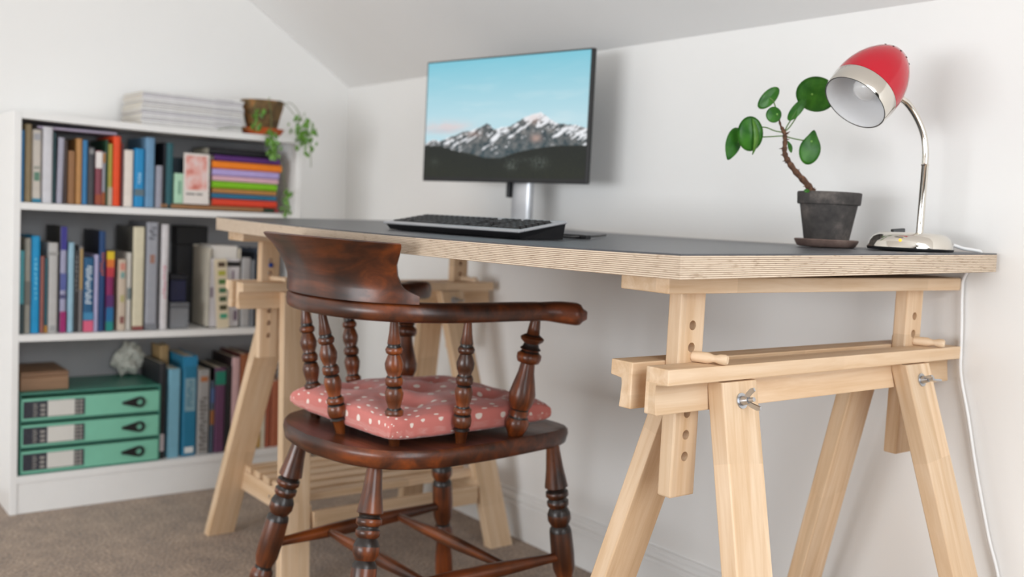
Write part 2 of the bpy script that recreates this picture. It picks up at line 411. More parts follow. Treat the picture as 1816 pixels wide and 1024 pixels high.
row([
 ('thin blue book at the left end of the top shelf', -1.055, -1.047, 1.013, (24, 110, 160)),
 ('olive tan hardback, second from left on the top shelf', -1.046, -1.029, 1.030, (146, 128, 96)),
 ('white spine with green drawing and teal foot on the top shelf', -1.028, -1.005, 1.017, (198, 190, 180), {'bands': ((0, .055, (20, 120, 150)), (.3, .42, (90, 130, 110), .6), (.46, .5, (150, 150, 140), .7), (.86, .95, (160, 160, 165), .7))}),
 ('thick plain white book near the left of the top shelf', -1.003, -.977, 1.027, (204, 203, 208)),
 ('thin dark teal book right of the thick white one', -.9765, -.971, 1.014, (22, 62, 66)),
 ('lilac grey book leaning slightly on the top shelf', -.968, -.952, 1.002, (160, 158, 172), {'lean': -.02}),
 ('dark brown slim book on the top shelf', -.9505, -.941, .995, (60, 44, 38)),
 ('short brown book on the top shelf', -.9405, -.920, .969, (140, 98, 60)),
 ('taller ochre brown book right of the short brown one', -.9195, -.904, 1.003, (176, 128, 74)),
 ('slim blue book right of the ochre one', -.9035, -.8905, 1.000, (48, 118, 168)),
 ('charcoal book with pale head on the top shelf', -.890, -.8715, .983, (62, 62, 66), {'bands': ((.88, .97, (130, 130, 130), .6),)}),
 ('maroon book with white upper half on the top shelf', -.8705, -.8525, .975, (128, 62, 74), {'bands': ((.68, .98, (226, 220, 216)), (.02, .2, (150, 70, 40)))}),
 ('narrow grey and orange brown book on the top shelf', -.852, -.8445, .972, (150, 150, 160), {'bands': ((.0, .25, (160, 80, 30)), (.8, .98, (170, 120, 70)))}),
 ('thin dark green book on the top shelf', -.844, -.838, 1.006, (36, 70, 46)),
 ('narrow yellow green book beside the orange one', -.8375, -.8255, .996, (160, 150, 60), {'bands': ((0, .3, (180, 170, 150)),)}),
 ('bright orange red book on the top shelf', -.825, -.8035, 1.018, (226, 70, 16)),
 ('thin maroon book right of the orange red one', -.803, -.797, 1.0, (96, 40, 42)),
 ('cream white book between maroon and bright blue ones', -.796, -.769, .983, (224, 214, 204), {'d': .1}),
 ('bright blue book with grey label near its foot', -.767, -.739, .989, (18, 134, 190), {'bands': ((.19, .31, (90, 110, 120)),), 'txt': (.4, .6, (170, 210, 230), 5, 3, .3)}),
 ('dusty blue tall book right of the bright blue one', -.7375, -.711, 1.022, (104, 144, 176)),
 ('short grey book low between blue and teal ones', -.7075, -.688, .946, (150, 150, 162)),
 ('black tall book beside the teal one', -.6865, -.681, 1.012, (22, 24, 32)),
 ('tall dark teal book right of the short grey one', -.6805, -.659, 1.012, (28, 84, 92)),
], S2+.0003, g=G1)
row([('small brown book pushed behind the cream white one', -.786, -.77, 1.008, (150, 96, 58), {'d': .09, 'x': .152})], S2, g=G1)
row([('mint green small book beside the face-out card', -.656, -.626, .928, (168, 206, 178), {'d': .05, 'bands': ((.3, .75, (120, 160, 136), .3),)}),
     ('dark navy book standing behind the mint green one', -.652, -.605, .975, (18, 38, 50), {'d': .12, 'x': .2})], S2+.016, g=G1)
# a magazine lying across the tops of the books
t = book('magazine', 'lilac magazine lying flat across the tops of upright books', .007, .20, .15, (170, 160, 182), cat='magazine'); lie(t, -.815, 1.0235+.001, .25); t.rotation_euler.rotate_axis('X', 0)
# face-out card with a pink picture
t = thing('greeting_card', 'white card with a pink painted picture, face out on the top shelf', 'card')
new_obj('card_board', box_bm(-.037, .037, 0, .004, 0, .145, .0006, 1), plain('white_card', srgb(222, 214, 208), .6, var=.02), t)
bm = bmesh.new(); N = 24
cl = bm.loops.layers.color.new('Col') if False else None
pic = plain('pink_print', srgb(206, 150, 140), .6, var=.0)
def blot_mat():
    m, nt, b = nm('pink_watercolour_print'); L = nt.links
    tc = node(nt, 'ShaderNodeTexCoord'); n = node(nt, 'ShaderNodeTexNoise'); n.inputs['Scale'].default_value = 30; n.inputs['Detail'].default_value = 3
    L.new(tc.outputs['Object'], n.inputs['Vector'])
    r = ramp(nt, [(.32, srgb(196, 92, 74)), (.46, srgb(222, 160, 150)), (.6, srgb(226, 196, 192)), (.75, srgb(214, 208, 206))]); L.new(n.outputs['Fac'], r.inputs['Fac'])
    L.new(r.outputs['Color'], b.inputs['Base Color']); b.inputs['Roughness'].default_value = .6; return m
new_obj('printed_picture', box_bm(-.032, .03, -.0005, .001, .04, .138), blot_mat(), t)
bm = bmesh.new()
for i, (xa, xb) in enumerate(((-.03, -.004), (.0, .018))): box_bm(xa, xb, -.0005, .001, .026, .031, bm=bm)
new_obj('printed_line', bm, plain('grey_ink', srgb(110, 106, 104), .6), t)
t.matrix_world = Matrix.Translation((.262, -.594, S2+.0165)) @ Matrix.Rotation(-.02, 4, 'Y') @ Matrix.Rotation(PI/2, 4, 'Z')
# flat pieces under the stack
t = book('book', 'flat wooden-brown thin book lying under the card and stack', .0125, .308, .19, (150, 108, 70)); lie(t, -.386, S2+.0078, .256)
t = book('book', 'flat dark green thin book end under the colourful stack', .0125, .046, .17, (30, 52, 34), bands=((.0, .26, (150, 40, 44)),)); lie(t, -.338, S2+.0078, .256)
zz = S2+.0148
for lab, th_, ya, yb, col in (
  ('red hardback at the bottom of the colourful stack', .0215, -.545, -.343, (214, 62, 34)),
  ('blue hardback in the stack, above the red one', .0155, -.548, -.345, (36, 106, 140)),
  ('tan brown hardback in the stack, between blue and lime', .0145, -.545, -.346, (176, 124, 66)),
  ('lime green hardback in the colourful stack', .021, -.547, -.344, (122, 186, 14)),
  ('pale pink hardback in the stack, above the lime one', .0155, -.546, -.341, (216, 172, 184)),
  ('lavender hardback in the stack, below the orange one', .021, -.547, -.339, (176, 160, 214)),
  ('orange hardback in the stack, below the purple one', .0225, -.548, -.331, (238, 128, 14)),
  ('dark purple hardback in the stack, under the black one', .017, -.541, -.335, (84, 36, 112))):
    t = book('book', lab, th_-.0006, yb-ya, .15, col, group='stack of colourful hardbacks'); lie(t, yb, zz+th_/2, .256); zz += th_
t = book('album', 'black album on top of the colourful stack', .0215, .205, .14, (26, 25, 30)); lie(t, -.345, zz+.0112, .235)

row([
 ('teal topped narrow book at the left end of the middle shelf', -1.054, -1.043, .700, (70, 150, 160), {'bands': ((0, .36, (40, 60, 64)),)}),
 ('grey beige book, second from left on the middle shelf', -1.0425, -1.027, .733, (150, 148, 138), {'bands': ((.3, .55, (110, 110, 104)),)}),
 ('cyan blue book on the middle shelf', -1.0265, -1.0045, .739, (0, 142, 196), {'txt': (.35, .8, (120, 200, 226), 9, 5, .25)}),
 ('red brown slim book right of the cyan one', -1.004, -.994, .686, (142, 86, 78)),
 ('thin dark teal book left of the thick light grey one', -.9935, -.9855, .681, (30, 80, 92), {'bands': ((0, .1, (170, 120, 40)),)}),
 ('thick light grey book on the middle shelf', -.985, -.9595, .722, (178, 176, 174), {'bands': ((.02, .08, (150, 150, 150), .6), (.86, .9, (150, 148, 146)))}),
 ('indigo, white and magenta striped tall book', -.955, -.939, .766, (150, 150, 176), {'cover': (42, 38, 30), 'bands': ((.78, 1, (48, 42, 130)), (.0, .2, (150, 30, 100)), (.4, .56, (80, 90, 150)), (.32, .36, (70, 70, 110)))}),
 ('light blue slim book on the middle shelf', -.9355, -.9195, .724, (142, 178, 196)),
 ('black book with grey marks on the middle shelf', -.919, -.9085, .704, (40, 40, 42), {'txt': (.5, .95, (130, 130, 130), 8, 8, .5)}),
 ('grey book with ochre upper edge on the middle shelf', -.908, -.8965, .714, (112, 108, 108), {'bands': ((.5, .97, (166, 136, 82), .6),)}),
 ('blue book with large white lettering and pink foot', -.896, -.868, .684, (24, 84, 124), {'bands': ((0, .15, (206, 90, 120)), (.16, .26, (60, 130, 170))), 'txt': (.38, .9, (214, 224, 230), 13, 11, .55)}),
 ('lavender slim book right of the white lettered blue one', -.8675, -.8565, .692, (166, 162, 196)),
 ('tall dark blue book with orange lettering', -.856, -.839, .757, (14, 58, 106), {'cover': (18, 22, 40), 'txt': (.56, .8, (176, 84, 50), 7, 4, .6)}),
 ('rainbow spined book from yellow to blue', -.8365, -.8155, .702, (126, 24, 84), {'bands': ((.9, 1, (214, 184, 30)), (.8, .9, (206, 110, 40)), (.68, .8, (178, 50, 60)), (.3, .45, (82, 36, 98)), (.12, .3, (20, 100, 150)), (0, .12, (20, 126, 120)))}),
 ('cream patterned book right of the rainbow one', -.805, -.7815, .680, (190, 174, 156), {'bands': ((.85, .95, (196, 130, 114), .6), (.74, .82, (110, 150, 146), .5), (.1, .2, (130, 84, 78), .5), (.4, .5, (168, 160, 110), .5))}),
 ('white grey slim book beside the cream patterned one', -.781, -.7685, .699, (192, 188, 180), {'bands': ((.4, .55, (110, 120, 120), .8),)}),
 ('tall cream hardback on the middle shelf', -.7655, -.7335, .772, (206, 198, 172), {'cover': (70, 68, 62), 'bands': ((0, .04, (130, 70, 66)),)}),  # cream side cover painted dark grey to stand for its shade
 ('tall silver grey book with dark lettering', -.7295, -.696, .786, (150, 152, 160), {'cover': (88, 88, 92), 'txt': (.84, .97, (70, 72, 80), 4, 2, .6), 'bands': ((.62, .7, (150, 110, 96), .4), (.0, .06, (120, 122, 128)))}),
 ('tall white book with faint red lettering', -.687, -.6665, .781, (206, 202, 204), {'txt': (.3, .62, (196, 110, 130), 9, 6, .4)}),
], S3+.0003, g=G2)
# dark boxes, swatch card and magazine file at the right of the middle shelf
def boxthing(name, label, cat, x0, x1, y0, y1, z0, z1, col, lid=None, bev=.003):
    t = thing(name, label, cat, ((x0+x1)/2, (y0+y1)/2, z0+.0006)); hx, hy = (x1-x0)/2, (y1-y0)/2
    mt = plain('box_%d_%d_%d' % col, srgb(*col), .55, var=.08)
    new_obj('box_body', box_bm(-hx, hx, -hy, hy, 0, (z1-z0)*.8, bev, 2), mt, t)
    new_obj('lid', box_bm(-hx-.001, hx+.001, -hy-.001, hy+.001, (z1-z0)*.8+.0003, z1-z0, bev, 2), mt if lid is None else plain('box_%d_%d_%d' % lid, srgb(*lid), .55, var=.08), t)
    return t
boxthing('box', 'silver grey box low on the middle shelf beside the tall white book', 'box', .12, .245, -.655, -.6, S3, S3+.075, (120, 122, 126), (96, 98, 102))
boxthing('case', 'dark navy small case on top of the silver grey box', 'case', .13, .23, -.65, -.605, S3+.0765, S3+.155, (22, 26, 60), (16, 18, 30))
boxthing('box', 'black tall box at the back of the middle shelf', 'box', .05, .104, -.592, -.498, S3, .775, (26, 26, 30), (14, 14, 17))
t = thing('magazine_file', 'cream magazine file with black band holding white papers', 'file', (.2, -.4975, S3+.0006))
fm = plain('cream_card', srgb(204, 196, 180), .6, var=.04)
new_obj('file_back', box_bm(-.09, -.086, -.047, .047, 0, .24), fm, t)
for s in (-1, 1): new_obj('file_side', box_bm(-.09, .05, s*.0455-.0015, s*.0455+.0015, 0, .235), fm, t)
new_obj('file_front', box_bm(.047, .05, -.047, .047, 0, .205, .001, 1), plain('white_file_label', srgb(206, 202, 204), .6, var=.05), t)
new_obj('file_base', box_bm(-.09, .05, -.047, .047, 0, .003), fm, t)
new_obj('papers', box_bm(-.08, .04, -.035, .042, .004, .243, .004, 2), plain('white_paper', srgb(216, 212, 206), .75, var=.03), t)
new_obj('black_band', box_bm(.0502, .0508, -.034, .046, .182, .197), black_pl, t)
bm = bmesh.new()
for (ya, yb, za, zb) in ((.022, .028, .11, .17), (.03, .042, .06, .08), (.03, .04, .02, .05), (-.042, -.036, .09, .12)): box_bm(.0502, .0506, ya, yb, za, zb, bm=bm)
new_obj('printed_mark', bm, plain('grey_violet_ink', srgb(110, 90, 110), .6), t)
t = thing('swatch_card', 'cream colour card with seven green and brown swatches leaning on the file', 'card')
new_obj('card_board', box_bm(-.019, .019, 0, .003, 0, .205, .0006, 1), plain('cream_swatch_card', srgb(214, 200, 172), .6, var=.02), t)
for i, c_ in enumerate(((70, 150, 120), (62, 58, 30), (56, 76, 50), (60, 104, 72), (76, 112, 56), (168, 166, 66), (72, 52, 36))):
    new_obj('swatch', box_bm(-.008, .0135, -.0007, .001, .028+i*.0255, .028+i*.0255+.0145), plain('swatch_%d_%d_%d' % c_, srgb(*c_), .6, var=.04), t)
t.matrix_world = Matrix.Translation((.266, -.505, S3+.001)) @ Matrix.Rotation(-.045, 4, 'Y') @ Matrix.Rotation(.05, 4, 'X') @ Matrix.Rotation(PI/2, 4, 'Z')
row([
 ('pale grey book partly behind the trestle rail', -.447, -.419, .69, (166, 164, 164), {'cover': (90, 90, 92)}),
 ('slate grey book beside the pale grey one, near the trestle post', -.4185, -.405, .683, (120, 124, 130)),
 ('dark navy book at the right of the middle shelf', -.404, -.388, .702, (30, 36, 48)),
 ('grey blue tall book hidden by the trestle post', -.387, -.36, .715, (90, 100, 118)),
], S3+.0003, g=G2)

# bottom shelf
row([
 ('black folder with white label beside the drawer unit', -.684, -.664, .382, (26, 27, 32), {'bands': ((.08, .26, (190, 180, 184), .6),)}),
 ('light blue tall folder on the bottom shelf', -.6575, -.622, .364, (112, 164, 184), {'d': .1}),
 ('teal blue book with white label at foot', -.6165, -.573, .399, (26, 108, 140), {'bands': ((.03, .09, (214, 216, 214), .6), (.45, .78, (120, 150, 160), .7), (.9, 1, (30, 120, 160))), 'txt': (.5, .76, (60, 110, 130), 8, 9, .4)}),
 ('grey book with dark lettering on the bottom shelf', -.572, -.535, .357, (146, 144, 142), {'txt': (.05, .7, (84, 78, 76), 14, 12, .6), 'bands': ((.86, .92, (160, 100, 60), .6),)}),
 ('narrow dark blue and orange book right of the grey one', -.533, -.5205, .321, (60, 74, 88), {'bands': ((.4, .6, (140, 90, 50)), (.7, .9, (70, 90, 130)))}),
 ('plum coloured book with green top on the bottom shelf', -.520, -.487, .36, (92, 54, 84), {'cover': (30, 26, 28), 'bands': ((.8, .96, (26, 118, 96)),)}),
 ('black book beside the plum coloured one', -.4865, -.469, .362, (24, 22, 24)),
 ('pale pink narrow book on the bottom shelf', -.468, -.443, .389, (196, 160, 160), {'cover': (40, 26, 28)}),
 ('brown hardback behind the trestle leg', -.4425, -.411, .398, (146, 84, 50), {'cover': (74, 28, 26)}),
 ('dark red book between the trestle legs', -.41, -.383, .39, (110, 38, 34)),
 ('ochre slim book seen between the trestle legs', -.3815, -.3715, .285, (178, 138, 70)),
 ('cream slim book seen between the trestle legs', -.371, -.3575, .278, (206, 196, 176)),
 ('brick red book seen between the trestle legs', -.357, -.34, .296, (150, 76, 52)),
 ('rust orange book nearest the right side panel', -.3395, -.306, .31, (162, 92, 64)),
], S4+.0003, g=G3)
row([('tall tan book standing behind the light blue folder', -.65, -.622, .418, (170, 140, 96), {'d': .08, 'x': .15})], S4, g=G3)

# mint green drawer unit
du = thing('drawer_unit', 'mint green desktop unit of three small drawers on the bottom shelf', 'drawers', (.17, -.8685, S4+.0006))
mint = plain('mint_lacquer', srgb(122, 190, 164), .38, var=.03); mint_d = plain('deep_mint_lacquer', srgb(62, 124, 108), .38, var=.03)
HW = .184; HH = .22
new_obj('casing_top', box_bm(-.115, .098, -HW, HW, HH-.006, HH, .001, 1), mint_d, du)
new_obj('casing_base', box_bm(-.115, .098, -HW, HW, 0, .004), mint_d, du)
for s in (-1, 1): new_obj('casing_side', box_bm(-.115, .098, s*(HW-.002)-.002, s*(HW-.002)+.002, .004, HH-.006), mint_d, du)
new_obj('casing_back', box_bm(-.115, -.111, -HW+.004, HW-.004, .004, HH-.006), mint_d, du)
holder = plain('printed_black_card', srgb(44, 46, 56), .5, var=.25, scale=120); paper = plain('label_paper', srgb(208, 206, 200), .7, var=.02); pgrey = plain('grey_print', srgb(150, 146, 140), .6, var=.1)
for i in range(3):
    z0 = .004+i*.0707
    if i: new_obj('divider', box_bm(-.11, .096, -HW+.004, HW-.004, z0-.0045, z0-.0005), mint_d, du)
    dr = new_obj('drawer', box_bm(-.105, .1, -HW+.0045, HW-.0045, z0+.0005, z0+.0585, .0012, 1), mint, du)
    new_obj('label_holder', box_bm(.1, .1012, -.176, -.022, z0+.007, z0+.0525), holder, dr)
    new_obj('label', box_bm(.1012, .1018, -.116, -.048, z0+.009, z0+.0515), paper, dr)
    bm = bmesh.new()
    for k in range(4):
        for j in range(2): box_bm(.1012, .1016, -.046+j*.0105, -.038+j*.0105, z0+.010+k*.0105, z0+.017+k*.0105, bm=bm)
    new_obj('printed_grid', bm, pgrey, dr)
    bm = bmesh.new()
    for k in range(5): box_bm(.1012, .1015, -.152, -.143+.002*(k % 2), z0+.012+k*.0075, z0+.015+k*.0075, bm=bm)
    for k in range(3): box_bm(.1012, .1015, -.134, -.122, z0+.012+k*.012, z0+.019+k*.012, bm=bm)
    new_obj('printed_text', bm, pgrey, dr)
    # triangular black pull with a round hole
    cy, cz = .113, z0+.030
    outer = []
    for k in range(13): a = -PI*.62+2*PI*.62*k/12; outer.append((cy+.012+.0155*math.cos(a), cz+.0155*math.sin(a)))
    outer.append((cy-.036, cz+.003)); outer.append((cy-.036, cz-.003))
    bm = bmesh.new(); n = len(outer); inner = []
    for (yy, z_) in outer:
        a = math.atan2(z_-cz, yy-cy-.011); inner.append((cy+.011+.0085*math.cos(a), cz+.0085*math.sin(a)))
    for xx in (.1, .1045):
        pass
    vo = [[bm.verts.new((xx, a, b)) for a, b in outer] for xx in (.1, .1042)]; vi = [[bm.verts.new((xx, a, b)) for a, b in inner] for xx in (.1, .1042)]
    for k in range(n):
        j = (k+1) % n
        bm.faces.new((vo[1][k], vo[1][j], vi[1][j], vi[1][k])); bm.faces.new((vo[0][j], vo[0][k], vi[0][k], vi[0][j]))
        bm.faces.new((vo[0][k], vo[0][j], vo[1][j], vo[1][k])); bm.faces.new((vi[0][j], vi[0][k], vi[1][k], vi[1][j]))
    new_obj('handle', bm, black_pl, dr)
# wooden box on the drawers
t = thing('wooden_box', 'brown wooden box on top of the mint drawer unit', 'box', (.165, -.985, S4+HH+.0012))
wb = wood('brown_box_wood', srgb(140, 108, 82), srgb(156, 122, 94), srgb(118, 88, 66), 'Y', .6)
new_obj('box_body', box_bm(-.085, .077, -.061, .059, 0, .036, .0015, 1), wb, t)
new_obj('lid', box_bm(-.085, .077, -.061, .059, .0365, .05, .0015, 1), wb, t)
# crumpled tissue at the back right of the drawer unit
bm = bmesh.new(); bmesh.ops.create_icosphere(bm, subdivisions=3, radius=1)
for v in bm.verts:
    n_ = noise.noise(v.co*2.3+Vector((3, 1, 2)))*.55+abs(noise.noise(v.co*4.1))*.5-.15
    v.co = Vector((v.co.x*.03, v.co.y*.042, max(-1, v.co.z)*.045))*(1+n_)
mz = min(v.co.z for v in bm.verts)
tag(new_obj('crumpled_paper', bm, plain('pale_tissue', srgb(200, 200, 190), .7, var=.1), None, False, (.09, -.722, S4+HH+.0008-mz)), 'pale crumpled paper lying on the right of the mint drawer unit', 'paper')

# magazines on top of the bookcase
ORD = ['bottom', 'second from the bottom', 'third from the bottom', 'fourth from the bottom', 'fifth from the bottom', 'sixth from the bottom', 'seventh from the bottom', 'seventh from the top', 'sixth from the top', 'fifth from the top', 'fourth from the top', 'third from the top', 'second from the top', 'topmost']
zz = 1.0605-.003
cols = [(214, 212, 210), (222, 221, 220), (206, 204, 206), (226, 226, 226), (216, 214, 216), (200, 198, 202), (224, 224, 224)]
for i in range(14):
    th_ = [.006, .0065, .007, .007, .006, .0065, .0055, .007, .0075, .006, .0065, .0075, .007, .0065][i]
    t = book('magazine', ORD[i]+' white magazine in the stack on top of the bookcase', th_-.0004, .288+.004*random.random(), .195, cols[i % 7], group='white magazines stacked on the bookcase', cat='magazine',
             bands=((.05+.1*random.random(), .3, (186, 184, 190), .3),) if i % 2 else ())
    lie(t, -.461+random.uniform(-.003, .003), zz+th_/2, .264+random.uniform(-.003, .003), random.uniform(-.006, .006)); zz += th_

# trailing plant on the bookcase
tp = thing('trailing_plant', 'trailing plant in a weathered terracotta pot on the bookcase', 'plant', (.226, -.386, 1.0603-.003))
def pot_mat(name, a, b_, c, sc):
    m, nt, b = nm(name); L = nt.links
    tc = node(nt, 'ShaderNodeTexCoord'); n = node(nt, 'ShaderNodeTexNoise'); n.inputs['Scale'].default_value = sc; n.inputs['Detail'].default_value = 6; n.inputs['Roughness'].default_value = .65
    L.new(tc.outputs['Object'], n.inputs['Vector'])
    r = ramp(nt, [(.32, a), (.52, b_), (.7, c)]); L.new(n.outputs['Fac'], r.inputs['Fac']); L.new(r.outputs['Color'], b.inputs['Base Color'])
    b.inputs['Roughness'].default_value = .85
    bp = node(nt, 'ShaderNodeBump'); bp.inputs['Strength'].default_value = .3; bp.inputs['Distance'].default_value = .002
    L.new(n.outputs['Fac'], bp.inputs['Height']); L.new(bp.outputs['Normal'], b.inputs['Normal']); return m
soil = plain('potting_soil', srgb(46, 34, 26), 1., var=.4, scale=120, bump=.8)
wpot = pot_mat('weathered_terracotta', srgb(66, 54, 38), srgb(120, 94, 58), srgb(182, 120, 62), 24)
o = new_obj('pot', lathe_bm([(.012, .043), (.02, .0445), (.074, .0575), (.0745, .0590), (.104, .0645), (.104, .059), (.088, .055), (.06, .05)], 28), wpot, tp); smooth_by_angle(o, 45)
o = new_obj('soil', lathe_bm([(.08, .053), (.086, .04), (.088, .01)], 20), soil, tp, True)
sauc = plain('orange_terracotta', srgb(190, 88, 36), .75, var=.12, scale=18)
o = new_obj('saucer', lathe_bm([(0, .050), (.002, .054), (.021, .0665), (.021, .0625), (.012, .054), (.0115, .01)], 28), sauc, tp); smooth_by_angle(o, 45)
def small_leaves(name, centers, size, n, spread, seed, par):
    rnd = random.Random(seed)
    for i in range(n):
        c = Vector(rnd.choice(centers)); p = c+Vector((rnd.gauss(0, spread*.7), rnd.gauss(0, spread), rnd.gauss(0, spread*1.2)))
        s = size*rnd.uniform(.7, 1.25); bm = bmesh.new()
        pts = [(0, 0), (.32, .35), (.38, .75), (.2, 1.1), (0, 1.3), (-.2, 1.1), (-.38, .75), (-.32, .35)]
        vs = [bm.verts.new((x*s, abs(x)*s*.3, -y*s)) for x, y in pts]; m_ = [bm.verts.new((0, 0, -y*s)) for y in (.4, .8)]
        bm.faces.new((vs[0], vs[1], m_[0])); bm.faces.new((vs[1], vs[2], m_[1], m_[0])); bm.faces.new((vs[2], vs[3], vs[4], m_[1]))
        bm.faces.new((vs[4], vs[5], vs[6], m_[1])); bm.faces.new((vs[6], vs[7], m_[0], m_[1])); bm.faces.new((vs[7], vs[0], m_[0]))
        o = new_obj('leaf', bm, ivy_m, par, True); o.location = p
        o.rotation_euler = (rnd.uniform(-.5, .5), rnd.uniform(-.7, .7), PI/2+rnd.uniform(-1., 1.))
vine = plain('thin_vine', srgb(96, 110, 60), .6)
def vine_tube(pts, r=.0011): new_obj('stem', tube_bm(spline(pts, 6), r, 6), vine, tp, True)
vine_tube([(0, .0, .088), (.03, .04, .108), (.05, .075, .075), (.062, .098, .035), (.066, .11, -.02)])
vine_tube([(0, .05, .09), (.02, .085, .105), (.05, .118, .04), (.068, .128, -.03), (.07, .132, -.085)])
vine_tube([(.02, -.02, .09), (.066, -.008, .095), (.077, -.004, .03), (.079, 0, -.02), (.08, .01, -.07)])
vine_tube([(.02, -.03, .09), (.06, -.05, .085), (.066, -.052, .03), (.068, -.06, .012), (.066, -.12, .012), (.062, -.16, .003)])
vine_tube([(.075, 0, .0), (.082, .028, -.08), (.084, .045, -.16), (.085, .06, -.225)])
small_leaves('leaf', [(.062, .092, .045), (.064, .1, .02), (.066, .112, .03), (.066, .108, -.005), (.067, .12, .01)], .014, 95, .013, 3, tp)
small_leaves('leaf', [(.08, -.004, -.0), (.081, .006, -.025), (.081, -.002, -.045)], .014, 60, .009, 5, tp)
small_leaves('leaf', [(.084, .052, -.165), (.084, .048, -.19), (.083, .05, -.215)], .014, 26, .007, 9, tp)
small_leaves('leaf', [(.064, -.045, .06), (.066, -.047, .035)], .014, 20, .009, 12, tp)
small_leaves('leaf', [(.02, .01, .1), (.0, .045, .1)], .012, 6, .008, 15, tp)

